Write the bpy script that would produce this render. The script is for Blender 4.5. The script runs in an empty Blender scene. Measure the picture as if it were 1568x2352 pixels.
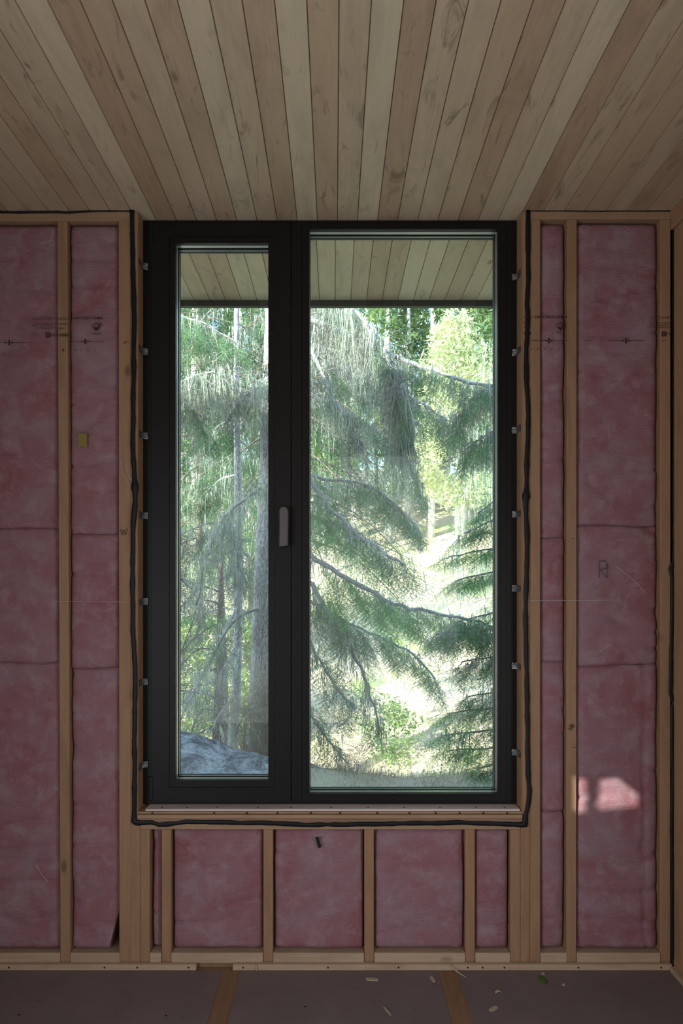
import bpy, bmesh, math, random
import numpy as np
from mathutils import Vector, noise as mnoise

random.seed(7)
RNG = np.random.default_rng(7)
COL = bpy.context.scene.collection
SC = bpy.context.scene

# ------------------------------------------------------------------ camera
F, CX, CY, EYE = 1600.0, 768.0, 1333.0, 1.55       # 1568 x 2352 frame
D = 2.787                                           # inner face of the wall
CEIL = EYE + (CY - 485.0) * D / F
cam_d = bpy.data.cameras.new('camera')
cam = bpy.data.objects.new('camera', cam_d)
COL.objects.link(cam)
cam.location = (0, 0, EYE)
cam.rotation_euler = (math.radians(90), 0, 0)
cam_d.sensor_fit = 'VERTICAL'
cam_d.sensor_height = 36.0
cam_d.lens = F / 2352 * 36.0
cam_d.shift_x = (784 - CX) / 2352
cam_d.shift_y = (CY - 1176) / 2352
cam_d.clip_start = 0.02
cam_d.clip_end = 300
SC.camera = cam

# ------------------------------------------------------------------ light and exposure
SC.view_settings.view_transform = 'Standard'
SC.view_settings.look = 'None'
SC.view_settings.gamma = 1
SC.view_settings.use_curve_mapping = False
SC.view_settings.exposure = 0.0
w = bpy.data.worlds.new('world')
SC.world = w
w.use_nodes = True
nt = w.node_tree
nt.nodes.clear()
sky = nt.nodes.new('ShaderNodeTexSky')
sky.sky_type = 'NISHITA'
sky.sun_disc = False
sky.sun_elevation = math.radians(35)
sky.sun_rotation = math.radians(225)
bg = nt.nodes.new('ShaderNodeBackground')
bg.inputs[1].default_value = 0.9
out = nt.nodes.new('ShaderNodeOutputWorld')
nt.links.new(sky.outputs[0], bg.inputs[0])
nt.links.new(bg.outputs[0], out.inputs[0])

SUN_DIR = Vector((1.0, 1.0, -0.78))
sd = bpy.data.lights.new('sun', 'SUN')
sd.energy = 16.0
sd.angle = math.radians(0.35)
sd.color = (1.0, 0.93, 0.82)
so = bpy.data.objects.new('sun', sd)
COL.objects.link(so)
so.rotation_euler = SUN_DIR.to_track_quat('-Z', 'Y').to_euler()
so.location = (-6, -6, 8)


def area(name, loc, direction, sx, sy, energy, color):
    l = bpy.data.lights.new(name, 'AREA')
    l.shape = 'RECTANGLE'
    l.size, l.size_y = sx, sy
    l.energy = energy
    l.color = color
    o = bpy.data.objects.new(name, l)
    COL.objects.link(o)
    o.location = loc
    o.rotation_euler = Vector(direction).to_track_quat('-Z', 'Y').to_euler()
    return o


# added soft fill light before the closed wall behind the camera
area('soft_fill_from_behind', (-0.13, -1.5, 1.45), (0, 1, 0.0), 2.85, 2.8, 13.0, (0.93, 0.95, 1.0))
# added fill lights before the solid side walls, outside the camera's view
area('fill_left_side', (-1.55, 0.25, 1.05), (1, 0.1, 0.0), 1.5, 1.9, 44.0, (0.90, 0.93, 1.0))
area('fill_right_side', (1.30, 0.95, 1.0), (-1, 0.1, 0.0), 1.1, 1.6, 12.0, (0.95, 0.96, 1.0))

# ------------------------------------------------------------------ helpers


def W(px, py, y):
    """a pixel of the photograph and a distance from the camera -> a point of the place"""
    return Vector(((px - CX) * y / F, y, EYE + (CY - py) * y / F))


def X(px, y=D):
    return (px - CX) * y / F


def Z(py, y=D):
    return EYE + (CY - py) * y / F


def tag(o, label=None, cat=None, group=None, kind=None):
    if label:
        o['label'] = label
    if cat:
        o['category'] = cat
    if group:
        o['group'] = group
    if kind:
        o['kind'] = kind
    return o


def empty(name, loc=(0, 0, 0)):
    o = bpy.data.objects.new(name, None)
    COL.objects.link(o)
    o.location = loc
    return o


def link_mesh(name, me, mat, parent=None, smooth=False):
    o = bpy.data.objects.new(name, me)
    COL.objects.link(o)
    if mat and not me.materials:
        me.materials.append(mat)
    if parent:
        o.parent = parent
        if parent.type == 'EMPTY' or True:
            o.matrix_parent_inverse = parent.matrix_basis.inverted()
    if smooth:
        me.polygons.foreach_set('use_smooth', [True] * len(me.polygons))
    return o


def mesh_np(name, verts, faces):
    """verts (n,3) array, faces (m,k) array"""
    me = bpy.data.meshes.new(name)
    v = np.asarray(verts, dtype=np.float32)
    f = np.asarray(faces, dtype=np.int32)
    me.vertices.add(len(v))
    me.vertices.foreach_set('co', v.ravel())
    k = f.shape[1]
    me.loops.add(f.size)
    me.loops.foreach_set('vertex_index', f.ravel())
    me.polygons.add(len(f))
    me.polygons.foreach_set('loop_start', np.arange(0, f.size, k, dtype=np.int32))
    me.polygons.foreach_set('loop_total', np.full(len(f), k, dtype=np.int32))
    me.update(calc_edges=True)
    me.validate()
    return me


def soup(name, tris, mat, parent=None, kind='stuff'):
    t = np.asarray(tris, dtype=np.float32).reshape(-1, 3)
    me = mesh_np(name, t, np.arange(len(t)).reshape(-1, 3))
    o = link_mesh(name, me, mat, parent)
    if kind:
        o['kind'] = kind
    return o


class MB:
    def __init__(self):
        self.v, self.f = [], []

    def box(self, x0, x1, y0, y1, z0, z1, bev=0.0):
        if bev <= 0:
            n = len(self.v)
            self.v += [(x, y, z) for z in (z0, z1) for y in (y0, y1) for x in (x0, x1)]
            for q in ((0, 2, 3, 1), (4, 5, 7, 6), (0, 1, 5, 4), (2, 6, 7, 3), (0, 4, 6, 2), (1, 3, 7, 5)):
                self.f.append(tuple(n + i for i in q))
            return self
        bm = bmesh.new()
        bmesh.ops.create_cube(bm, size=1)
        for v in bm.verts:
            v.co = ((x0 + x1) / 2 + v.co.x * (x1 - x0), (y0 + y1) / 2 + v.co.y * (y1 - y0),
                    (z0 + z1) / 2 + v.co.z * (z1 - z0))
        bmesh.ops.bevel(bm, geom=bm.edges[:], offset=bev, segments=1, affect='EDGES')
        n = len(self.v)
        bm.verts.ensure_lookup_table()
        self.v += [tuple(v.co) for v in bm.verts]
        self.f += [tuple(n + v.index for v in fc.verts) for fc in bm.faces]
        bm.free()
        return self

    def ring(self, o, i, y0, y1):
        """o, i = (x0, x1, z0, z1) outer and inner rectangle; mitred frame"""
        n = len(self.v)
        for y in (y0, y1):
            for r in (o, i):
                self.v += [(r[0], y, r[2]), (r[1], y, r[2]), (r[1], y, r[3]), (r[0], y, r[3])]
        for k in range(4):
            a, b = k, (k + 1) % 4
            self.f += [(n + a, n + b, n + 4 + b, n + 4 + a), (n + 8 + b, n + 8 + a, n + 12 + a, n + 12 + b),
                       (n + 4 + a, n + 4 + b, n + 12 + b, n + 12 + a), (n + b, n + a, n + 8 + a, n + 8 + b)]
        return self

    def tube(self, pts, rad, seg=6, sq=1.0, cap=True):
        """tube along pts; rad number or list; sq squashes it along y"""
        P = [Vector(p) for p in pts]
        R = rad if isinstance(rad, (list, tuple)) else [rad] * len(P)
        n = len(self.v)
        up = None
        for k, p in enumerate(P):
            d = (P[min(k + 1, len(P) - 1)] - P[max(k - 1, 0)])
            d = d.normalized() if d.length > 1e-9 else Vector((0, 0, 1))
            if up is None:
                up = d.orthogonal().normalized()
            up = (up - d * up.dot(d))
            up = up.normalized() if up.length > 1e-6 else d.orthogonal().normalized()
            s = d.cross(up)
            for j in range(seg):
                a = 2 * math.pi * j / seg
                q = (up * math.cos(a) + s * math.sin(a)) * R[k]
                q.y *= sq
                self.v.append(tuple(p + q))
        for k in range(len(P) - 1):
            for j in range(seg):
                a, b = n + k * seg + j, n + k * seg + (j + 1) % seg
                self.f.append((a, b, b + seg, a + seg))
        if cap:
            self.f.append(tuple(n + j for j in range(seg))[::-1])
            self.f.append(tuple(n + (len(P) - 1) * seg + j for j in range(seg)))
        return self

    def build(self, name, mat, parent=None, smooth=False, kind=None):
        me = bpy.data.meshes.new(name)
        me.from_pydata(self.v, [], self.f)
        bm = bmesh.new()
        bm.from_mesh(me)
        bmesh.ops.recalc_face_normals(bm, faces=bm.faces[:])
        bm.to_mesh(me)
        bm.free()
        me.update()
        o = link_mesh(name, me, mat, parent, smooth)
        if kind:
            o['kind'] = kind
        return o


def box(name, x0, x1, y0, y1, z0, z1, mat, parent=None, bev=0.0, kind=None):
    return MB().box(x0, x1, y0, y1, z0, z1, bev).build(name, mat, parent, kind=kind)


# ------------------------------------------------------------------ materials
def new_mat(name, rough=0.6, spec=0.3):
    m = bpy.data.materials.new(name)
    m.use_nodes = True
    b = m.node_tree.nodes['Principled BSDF']
    b.inputs['Roughness'].default_value = rough
    b.inputs['Specular IOR Level'].default_value = spec
    return m, m.node_tree, b


def N(nt, t, **kw):
    n = nt.nodes.new(t)
    for k, v in kw.items():
        setattr(n, k, v)
    return n


def plain(name, c, rough=0.6, spec=0.3, metal=0.0):
    m, nt, b = new_mat(name, rough, spec)
    b.inputs['Base Color'].default_value = (*c, 1)
    b.inputs['Metallic'].default_value = metal
    return m


def coords(nt, scale, rnd=True):
    tc = N(nt, 'ShaderNodeTexCoord')
    mp = N(nt, 'ShaderNodeMapping')
    mp.inputs['Scale'].default_value = scale
    if rnd:
        oi = N(nt, 'ShaderNodeObjectInfo')
        mu = N(nt, 'ShaderNodeVectorMath', operation='SCALE')
        mu.inputs[0].default_value = (37.0, 53.0, 71.0)
        nt.links.new(oi.outputs['Random'], mu.inputs['Scale'])
        ad = N(nt, 'ShaderNodeVectorMath', operation='ADD')
        nt.links.new(tc.outputs['Object'], ad.inputs[0])
        nt.links.new(mu.outputs[0], ad.inputs[1])
        nt.links.new(ad.outputs[0], mp.inputs[0])
    else:
        nt.links.new(tc.outputs['Object'], mp.inputs[0])
    return mp.outputs[0]


def ramp(nt, src, stops):
    r = N(nt, 'ShaderNodeValToRGB')
    e = r.color_ramp.elements
    while len(e) < len(stops):
        e.new(0.5)
    for k, (p, c) in enumerate(stops):
        e[k].position = p
        e[k].color = (*c, 1) if len(c) == 3 else c
    nt.links.new(src, r.inputs[0])
    return r.outputs[0]


def mixc(nt, a, b, fac, mode='MIX'):
    m = N(nt, 'ShaderNodeMix', data_type='RGBA', blend_type=mode)
    for sock, v in ((m.inputs['Factor'], fac), (m.inputs['A'], a), (m.inputs['B'], b)):
        if isinstance(v, (int, float)):
            sock.default_value = v
        elif isinstance(v, tuple):
            sock.default_value = (*v, 1)
        else:
            nt.links.new(v, sock)
    return m.outputs['Result']


def noise_t(nt, vec, scale, detail=3, rough=0.55, dist=0.0):
    n = N(nt, 'ShaderNodeTexNoise')
    n.inputs['Scale'].default_value = scale
    n.inputs['Detail'].default_value = detail
    n.inputs['Roughness'].default_value = rough
    n.inputs['Distortion'].default_value = dist
    nt.links.new(vec, n.inputs['Vector'])
    return n.outputs['Fac']


def bump(nt, b, h, strength, dist=0.005):
    n = N(nt, 'ShaderNodeBump')
    n.inputs['Strength'].default_value = strength
    n.inputs['Distance'].default_value = dist
    nt.links.new(h, n.inputs['Height'])
    nt.links.new(n.outputs[0], b.inputs['Normal'])


def wood(name, light, dark, axis, knots=0.5, rough=0.55, smudge=0.0, knotc=(0.09, 0.05, 0.03)):
    """long grain along axis (0 x, 1 y, 2 z)"""
    m, nt, b = new_mat(name, rough, 0.25)
    sc = [1.0, 1.0, 1.0]
    sc[axis] = 0.05
    v = coords(nt, tuple(sc))
    g = noise_t(nt, v, 90, 4, 0.6, 0.6)
    c = ramp(nt, g, [(0.3, dark), (0.68, light)])
    s2 = [1.0, 1.0, 1.0]
    s2[axis] = 0.25
    v2 = coords(nt, tuple(s2))
    broad = noise_t(nt, v2, 9, 3, 0.6, 1.2)
    c = mixc(nt, c, tuple(x * 0.80 for x in dark), ramp(nt, broad, [(0.47, (0, 0, 0)), (0.75, (0.75, 0.75, 0.75))]))
    if smudge:
        sp = noise_t(nt, v2, 17, 3, 0.7, 1.2)
        c = mixc(nt, c, tuple(x * 0.42 for x in dark), ramp(nt, sp, [(0.585, (0, 0, 0)), (0.74, (smudge,) * 3)]))
    if knots:
        s3 = [1.0, 1.0, 1.0]
        s3[axis] = 0.45
        v3 = coords(nt, tuple(s3))
        vo = N(nt, 'ShaderNodeTexVoronoi')
        vo.inputs['Scale'].default_value = 5.5
        nt.links.new(v3, vo.inputs['Vector'])
        c = mixc(nt, c, knotc, ramp(nt, vo.outputs['Distance'], [(0.035, (knots,) * 3), (0.085, (0, 0, 0))]))
    nt.links.new(c, b.inputs['Base Color'])
    bump(nt, b, g, 0.15, 0.002)
    return m


M = {}
pl = {
    'a': ((0.66, 0.565, 0.40), (0.61, 0.515, 0.355)),    # pale
    'b': ((0.56, 0.43, 0.29), (0.50, 0.38, 0.25)),   # tan
    'c': ((0.51, 0.375, 0.25), (0.45, 0.325, 0.21)),   # brown
    'd': ((0.60, 0.485, 0.335), (0.53, 0.42, 0.285)),   # mid
}
for k, (l, d) in pl.items():
    M['plank_' + k] = wood('ceiling_board_' + k, l, d, 1, knots=0.55, smudge=0.8 if k != 'a' else 0.5)
M['stud'] = wood('framing_lumber', (0.45, 0.275, 0.16), (0.38, 0.225, 0.125), 2, knots=0.6)
M['stud_x'] = wood('framing_lumber_level', (0.48, 0.32, 0.20), (0.40, 0.26, 0.155), 0, knots=0.6)
M['stud_y'] = wood('framing_lumber_side', (0.45, 0.28, 0.165), (0.38, 0.22, 0.13), 1, knots=0.6)
M['trim'] = wood('pale_strip', (0.55, 0.42, 0.30), (0.47, 0.34, 0.23), 0, knots=0.35)
M['ply'] = wood('plywood', (0.30, 0.19, 0.11), (0.23, 0.14, 0.08), 1, knots=0.2)
M['ply_edge'] = wood('plywood_edge', (0.36, 0.225, 0.15), (0.27, 0.16, 0.10), 0, knots=0.0)
M['white_wood'] = wood('white_strip', (0.78, 0.70, 0.69), (0.70, 0.62, 0.61), 0, knots=0.0)
M['sheath'] = plain('sheathing_board', (0.16, 0.17, 0.18), 0.8)
M['siding'] = plain('outer_siding', (0.10, 0.10, 0.10), 0.7)
M['sealant'] = plain('black_sealant', (0.008, 0.009, 0.011), 0.5, 0.3)
M['ink'] = plain('dark_print', (0.045, 0.018, 0.018), 0.6)
M['ink_pale'] = plain('pale_print', (0.11, 0.045, 0.045), 0.6)
M['marker'] = plain('marker_ink', (0.10, 0.06, 0.09), 0.6)
M['tape'] = plain('black_tape', (0.012, 0.012, 0.014), 0.5)
M['yellow'] = plain('yellow_label', (0.30, 0.24, 0.06), 0.7)
M['metal'] = plain('galvanised', (0.20, 0.21, 0.215), 0.45, 0.5, 0.6)
M['screw'] = plain('dark_screw', (0.05, 0.045, 0.045), 0.4, 0.5, 0.6)
M['frame'] = plain('dark_bronze_frame', (0.010, 0.0095, 0.009), 0.45, 0.25)
M['gasket'] = plain('rubber_gasket', (0.006, 0.007, 0.008), 0.5)
M['spacer'] = plain('spacer_bar', (0.30, 0.32, 0.33), 0.35, 0.5, 0.7)
M['bead_edge'] = plain('bare_metal_lip', (0.5, 0.52, 0.53), 0.3, 0.5, 0.6)
M['handle'] = plain('silver_handle', (0.13, 0.12, 0.12), 0.42, 0.5, 0.75)
M['fascia'] = plain('fascia_metal', (0.045, 0.055, 0.052), 0.5)
M['roof'] = plain('roof_membrane', (0.08, 0.08, 0.08), 0.8)
M['chip'] = plain('wood_chip', (0.50, 0.40, 0.30), 0.7)
M['leaf'] = plain('green_leaf', (0.07, 0.15, 0.03), 0.6)
M['inner'] = plain('room_board', (0.36, 0.26, 0.19), 0.7)

# paper board on the floor
m, nt, b = new_mat('floor_paper', 0.62, 0.3)
v = coords(nt, (1, 1, 1))
c = ramp(nt, noise_t(nt, v, 5, 4, 0.6), [(0.3, (0.185, 0.15, 0.150)), (0.7, (0.22, 0.18, 0.18))])
v2 = coords(nt, (1, 3, 1))
c = mixc(nt, c, (0.12, 0.085, 0.075), ramp(nt, noise_t(nt, v2, 14, 3, 0.7, 1.0), [(0.62, (0, 0, 0)), (0.75, (0.6,) * 3)]))
nt.links.new(c, b.inputs['Base Color'])
M['paper'] = m

# pink glass wool
m, nt, b = new_mat('pink_glass_wool', 0.9, 0.1)
v = coords(nt, (1, 1, 1))
n1 = noise_t(nt, v, 5.0, 4, 0.6, 0.6)
n2 = noise_t(nt, v, 13.0, 5, 0.7, 0.25)
vs = coords(nt, (1, 1, 6))
n3 = noise_t(nt, vs, 22.0, 5, 0.7, 0.3)
c = ramp(nt, n1, [(0.30, (0.35, 0.14, 0.155)), (0.5, (0.38, 0.20, 0.225)), (0.72, (0.39, 0.26, 0.295))])
c = mixc(nt, c, (0.45, 0.32, 0.345), ramp(nt, n2, [(0.48, (0, 0, 0)), (0.68, (0.8,) * 3)]))
c = mixc(nt, c, (0.30, 0.085, 0.10), ramp(nt, n3, [(0.60, (0, 0, 0)), (0.80, (0.40,) * 3)]))
nt.links.new(c, b.inputs['Base Color'])
ad = N(nt, 'ShaderNodeMath', operation='ADD')
nt.links.new(n2, ad.inputs[0])
nt.links.new(n3, ad.inputs[1])
bump(nt, b, ad.outputs[0], 0.5, 0.012)
M['pink'] = m

# clear polyethylene film
m = bpy.data.materials.new('clear_film')
m.use_nodes = True
nt = m.node_tree
nt.nodes.clear()
tr = N(nt, 'ShaderNodeBsdfTransparent')
tr.inputs[0].default_value = (0.95, 0.95, 0.955, 1)
o_ = N(nt, 'ShaderNodeOutputMaterial')
nt.links.new(tr.outputs[0], o_.inputs[0])
M['film'] = m
m = bpy.data.materials.new('film_crease_glint')
m.use_nodes = True
nt = m.node_tree
nt.nodes.clear()
tr = N(nt, 'ShaderNodeBsdfTransparent')
gl = N(nt, 'ShaderNodeBsdfPrincipled')
gl.inputs['Base Color'].default_value = (0.9, 0.8, 0.8, 1)
gl.inputs['Roughness'].default_value = 0.25
mx = N(nt, 'ShaderNodeMixShader')
mx.inputs[0].default_value = 0.6
o_ = N(nt, 'ShaderNodeOutputMaterial')
nt.links.new(tr.outputs[0], mx.inputs[1])
nt.links.new(gl.outputs[0], mx.inputs[2])
nt.links.new(mx.outputs[0], o_.inputs[0])
M['crease_glint'] = m

m = bpy.data.materials.new('sun_dimming_glass')
m.use_nodes = True
nt = m.node_tree
nt.nodes.clear()
tr = N(nt, 'ShaderNodeBsdfTransparent')
tr.inputs[0].default_value = (0.62, 0.65, 0.66, 1)  # tint added to weaken the sun patch on the wall
o_ = N(nt, 'ShaderNodeOutputMaterial')
nt.links.new(tr.outputs[0], o_.inputs[0])
M['tinted'] = m
# window glass
m = bpy.data.materials.new('window_glass')
m.use_nodes = True
nt = m.node_tree
nt.nodes.clear()
tr = N(nt, 'ShaderNodeBsdfTransparent')
tr.inputs[0].default_value = (0.93, 0.965, 0.95, 1)
gl = N(nt, 'ShaderNodeBsdfGlossy')
gl.inputs['Roughness'].default_value = 0.02
fr = N(nt, 'ShaderNodeFresnel')
fr.inputs[0].default_value = 1.42
mx = N(nt, 'ShaderNodeMixShader')
o_ = N(nt, 'ShaderNodeOutputMaterial')
nt.links.new(fr.outputs[0], mx.inputs[0])
nt.links.new(tr.outputs[0], mx.inputs[1])
nt.links.new(gl.outputs[0], mx.inputs[2])
nt.links.new(mx.outputs[0], o_.inputs[0])
M['glass'] = m


def leafy(name, dark, light, trans=0.35, scale=2.2):
    m = bpy.data.materials.new(name)
    m.use_nodes = True
    nt = m.node_tree
    nt.nodes.clear()
    v = coords(nt, (1, 1, 1), False)
    c = ramp(nt, noise_t(nt, v, scale, 4, 0.7), [(0.33, dark), (0.66, light)])
    d = N(nt, 'ShaderNodeBsdfDiffuse')
    t = N(nt, 'ShaderNodeBsdfTranslucent')
    mx = N(nt, 'ShaderNodeMixShader')
    mx.inputs[0].default_value = trans
    o_ = N(nt, 'ShaderNodeOutputMaterial')
    nt.links.new(c, d.inputs[0])
    nt.links.new(c, t.inputs[0])
    nt.links.new(d.outputs[0], mx.inputs[1])
    nt.links.new(t.outputs[0], mx.inputs[2])
    nt.links.new(mx.outputs[0], o_.inputs[0])
    return m


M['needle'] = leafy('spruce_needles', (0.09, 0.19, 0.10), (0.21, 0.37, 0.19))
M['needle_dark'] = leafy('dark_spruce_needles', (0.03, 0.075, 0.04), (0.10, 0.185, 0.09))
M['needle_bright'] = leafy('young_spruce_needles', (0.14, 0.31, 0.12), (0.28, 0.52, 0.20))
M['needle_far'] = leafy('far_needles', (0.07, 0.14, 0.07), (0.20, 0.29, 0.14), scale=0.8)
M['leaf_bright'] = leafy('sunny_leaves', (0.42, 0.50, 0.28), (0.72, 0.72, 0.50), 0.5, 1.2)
M['lichen'] = leafy('hanging_lichen', (0.42, 0.48, 0.42), (0.66, 0.72, 0.62), 0.35, 3)
M['twig'] = leafy('grey_twigs', (0.22, 0.215, 0.21), (0.42, 0.42, 0.41), 0.0, 4)
M['dry'] = leafy('dry_grass', (0.38, 0.33, 0.25), (0.64, 0.58, 0.46), 0.4, 3)
M['shrub'] = leafy('shrub_leaves', (0.16, 0.27, 0.09), (0.40, 0.50, 0.22), 0.5, 1.5)


def bark(name, c1, c2, scale=40):
    m, nt, b = new_mat(name, 0.85, 0.15)
    v = coords(nt, (1, 1, 0.35), False)
    n = noise_t(nt, v, scale, 5, 0.75, 0.5)
    nt.links.new(ramp(nt, n, [(0.38, c1), (0.60, c2)]), b.inputs['Base Color'])
    bump(nt, b, n, 0.9, 0.02)
    return m


M['bark'] = bark('grey_spruce_bark', (0.20, 0.20, 0.21), (0.68, 0.69, 0.69), 55)
M['bark_brown'] = bark('brown_bark', (0.14, 0.11, 0.10), (0.36, 0.29, 0.25))
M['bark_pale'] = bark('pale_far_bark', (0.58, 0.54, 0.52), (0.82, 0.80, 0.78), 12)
M['limb'] = bark('pale_limb_bark', (0.36, 0.36, 0.38), (0.68, 0.68, 0.68), 60)

m, nt, b = new_mat('meadow_ground', 0.95, 0.05)
v = coords(nt, (1, 1, 1), False)
n1 = noise_t(nt, v, 0.55, 5, 0.7)
n2 = noise_t(nt, v, 6, 5, 0.75)
c = ramp(nt, n1, [(0.40, (0.72, 0.58, 0.44)), (0.56, (0.66, 0.56, 0.38)), (0.66, (0.40, 0.48, 0.18))])
c = mixc(nt, c, (0.42, 0.30, 0.20), ramp(nt, n2, [(0.55, (0, 0, 0)), (0.75, (0.7,) * 3)]))
nt.links.new(c, b.inputs['Base Color'])
bump(nt, b, n2, 0.6, 0.08)
M['ground'] = m
m, nt, b = new_mat('lichened_rock', 0.9, 0.15)
v = coords(nt, (1, 1, 2.2), False)
n1 = noise_t(nt, v, 3.2, 6, 0.7, 1.0)
n2 = noise_t(nt, v, 26, 5, 0.75, 0.6)
c = ramp(nt, n1, [(0.36, (0.16, 0.15, 0.145)), (0.48, (0.36, 0.34, 0.33)), (0.60, (0.74, 0.72, 0.70))])
c = mixc(nt, c, (0.15, 0.14, 0.12), ramp(nt, n2, [(0.50, (0, 0, 0)), (0.68, (0.8,) * 3)]))
nt.links.new(c, b.inputs['Base Color'])
bump(nt, b, n2, 0.9, 0.04)
M['rock'] = m

# ------------------------------------------------------------------ room shell
XL, XR, YB = -1.6, X(1540), -1.6
SX0, SX1, SZ0 = X(317), X(1197), Z(1862)        # rough window opening
OUT = D + 0.20
wallm = MB()
for (x0, x1, z0, z1) in ((XL - 0.2, SX0, -0.3, 3.2), (SX1, XR + 0.2, -0.3, 3.2), (SX0, SX1, -0.3, SZ0 - 0.10),
                         (SX0, SX1, CEIL + 0.02, 3.2)):
    wallm.box(x0, x1, D + 0.142, OUT, z0, z1)
wall = wallm.build('wall_back', M['sheath'], kind='structure')

PW = 0.08255
PH = 0.0118
plank_m = MB()
# T&G board: shallow bevelled long edges
prof = [(-PW / 2 + 0.0005, 0.005), (-PW / 2 + 0.0022, 0.0), (PW / 2 - 0.0022, 0.0), (PW / 2 - 0.0005, 0.005),
        (PW / 2 - 0.0005, 0.018), (-PW / 2 + 0.0005, 0.018)]
n = len(prof)
y0, y1 = YB, D + 0.10
plank_m.v = [(x, y, z) for y in (y0, y1) for x, z in prof]
plank_m.f = [(i, (i + 1) % n, n + (i + 1) % n, n + i) for i in range(n)] + [tuple(range(n)), tuple(range(n, 2 * n))]
ceil_o = box('ceiling', XL - 0.2, XR + 0.2, YB - 0.2, D + 0.12, CEIL + 0.0175, CEIL + 0.10, M['roof'], kind='structure')
seq = {5: 'c'}
order = 'abcabdadccba' 
# measured tones of the boards that end above the window, by the board's left joint at the frame
tones = ['d', 'c', 'b', 'c', 'd', 'd', 'd', 'b', 'd', 'd', 'a', 'c', 'b', 'd', 'b', 'a', 'd', 'b', 'a', 'b', 'd', 'a', 'c', 'd',
         'd', 'b', 'c', 'd', 'a', 'c', 'd', 'b', 'b', 'd', 'c', 'b', 'd', 'c', 'b', 'b', 'c', 'd', 'b', 'c', 'd']
meshes = {}


def plank_mesh(key, mb, t):
    if (key, t) not in meshes:
        me = bpy.data.meshes.new('plank')
        me.from_pydata(mb.v, [], mb.f)
        bm = bmesh.new(); bm.from_mesh(me)
        bmesh.ops.recalc_face_normals(bm, faces=bm.faces[:])
        bm.to_mesh(me); bm.free()
        me.materials.append(M['plank_' + t])
        meshes[(key, t)] = me
    return meshes[(key, t)]


k0 = int((XL - 0.2 - PH) / PW)
for k in range(k0, 60):
    xc = PH + (k + 0.5) * PW
    if xc > XR + 0.12:
        break
    t = tones[(k + 20) % len(tones)]
    o = link_mesh('plank', plank_mesh('in', plank_m, t), None, ceil_o)
    o.location = (xc, 0, CEIL + random.uniform(0, 0.0006))

SOFY = (CEIL - EYE) * F / (CY - 690)
sof_m = MB()
y0, y1 = D + 0.125, SOFY - 0.004
sof_m.v = [(x, y, z) for y in (y0, y1) for x, z in prof]
sof_m.f = plank_m.f
soffit = box('soffit', -4.2, 4.4, D + 0.12, SOFY, CEIL + 0.0175, CEIL + 0.06, M['roof'], kind='structure')
for k in range(-30, 34):
    xc = 0.0035 + (k + 0.5) * PW
    t = 'abdabaddab'[(k * 7) % 10]
    o = link_mesh('plank', plank_mesh('out', sof_m, t), None, soffit)
    o.location = (xc, 0, CEIL + random.uniform(0, 0.0006))
box('trim_1', -4.25, 4.45, SOFY, SOFY + 0.03, Z(703, SOFY), CEIL + 0.34, M['fascia'], kind='structure')
rf = MB().box(XL - 0.22, 4.45, -3.0, SOFY, CEIL + 0.12, CEIL + 0.34)
rf.box(-9.0, XL - 0.22, 1.6, SOFY, CEIL + 0.12, CEIL + 0.34)  # roof run on to the left, added to keep the shadow outside
rf.build('roof', M['roof'], kind='structure')
box('sun_blocker_above_roof', -9.0, 4.45, 1.4, SOFY - 0.3, CEIL + 0.34, 5.95, M['siding'], kind='structure')  # unseen block added above the roof to shade the near trees

# outside face of the house, beyond the room on both sides
box('wall_outer_left', -9.0, XL - 0.2, OUT - 0.1, OUT, -1.5, CEIL + 0.12, M['siding'], kind='structure')
box('wall_outer_right', XR + 0.2, 4.4, OUT - 0.1, OUT, -1.5, CEIL + 0.12, M['siding'], kind='structure')

floor_o = box('floor', XL - 0.1, XR + 0.15, YB - 0.1, D + 0.14, -0.05, 0.0, M['ply'], kind='structure')
# right wall: studs over sheathing
wr = box('wall_right', XR + 0.142, XR + 0.2, YB, D + 0.14, 0, CEIL, M['sheath'], kind='structure')
yy = D - 0.002
first = True
while yy > YB + 0.3:
    wdt = 0.115 if first else 0.038
    box('stud', XR + 0.006, XR + 0.14, yy - wdt, yy, 0.038, CEIL - 0.08, M['stud'], wr, 0.002)
    yy -= 0.406
    first = False
box('bottom_plate', XR + 0.004, XR + 0.14, YB, D, 0.0, 0.040, M['stud_y'], wr, 0.002)
box('top_plate', XR - 0.003, XR + 0.14, YB, D - 0.002, Z(529), CEIL - 0.001, M['stud_y'], wr, 0.002)
box('blocking', XR + 0.004, XR + 0.14, D - 0.5, D - 0.105, Z(1385), Z(1303), M['ply'], wr, 0.002)
box('nailing_strip', XR - 0.018, XR + 0.004, YB, D - 0.03, 0.001, 0.022, M['trim'], wr, 0.001)
# left wall with an unseen high window, raked to shape the sun patch


def hole(px, py):
    """where the sun's ray to this spot of the window wall passes the left wall: (y, z)"""
    dx = X(px) - XL
    return D - dx / SUN_DIR.x, Z(py) + (-SUN_DIR.z) * dx


def prism(mb, poly, xa, xb):
    n0, n1 = len(mb.v), len(poly)
    mb.v += [(xa, y, z) for y, z in poly] + [(xb, y, z) for y, z in poly]
    mb.f += [tuple(n0 + i for i in range(n1)), tuple(n0 + n1 + i for i in range(n1))]
    mb.f += [(n0 + i, n0 + (i + 1) % n1, n0 + n1 + (i + 1) % n1, n0 + n1 + i) for i in range(n1)]


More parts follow.
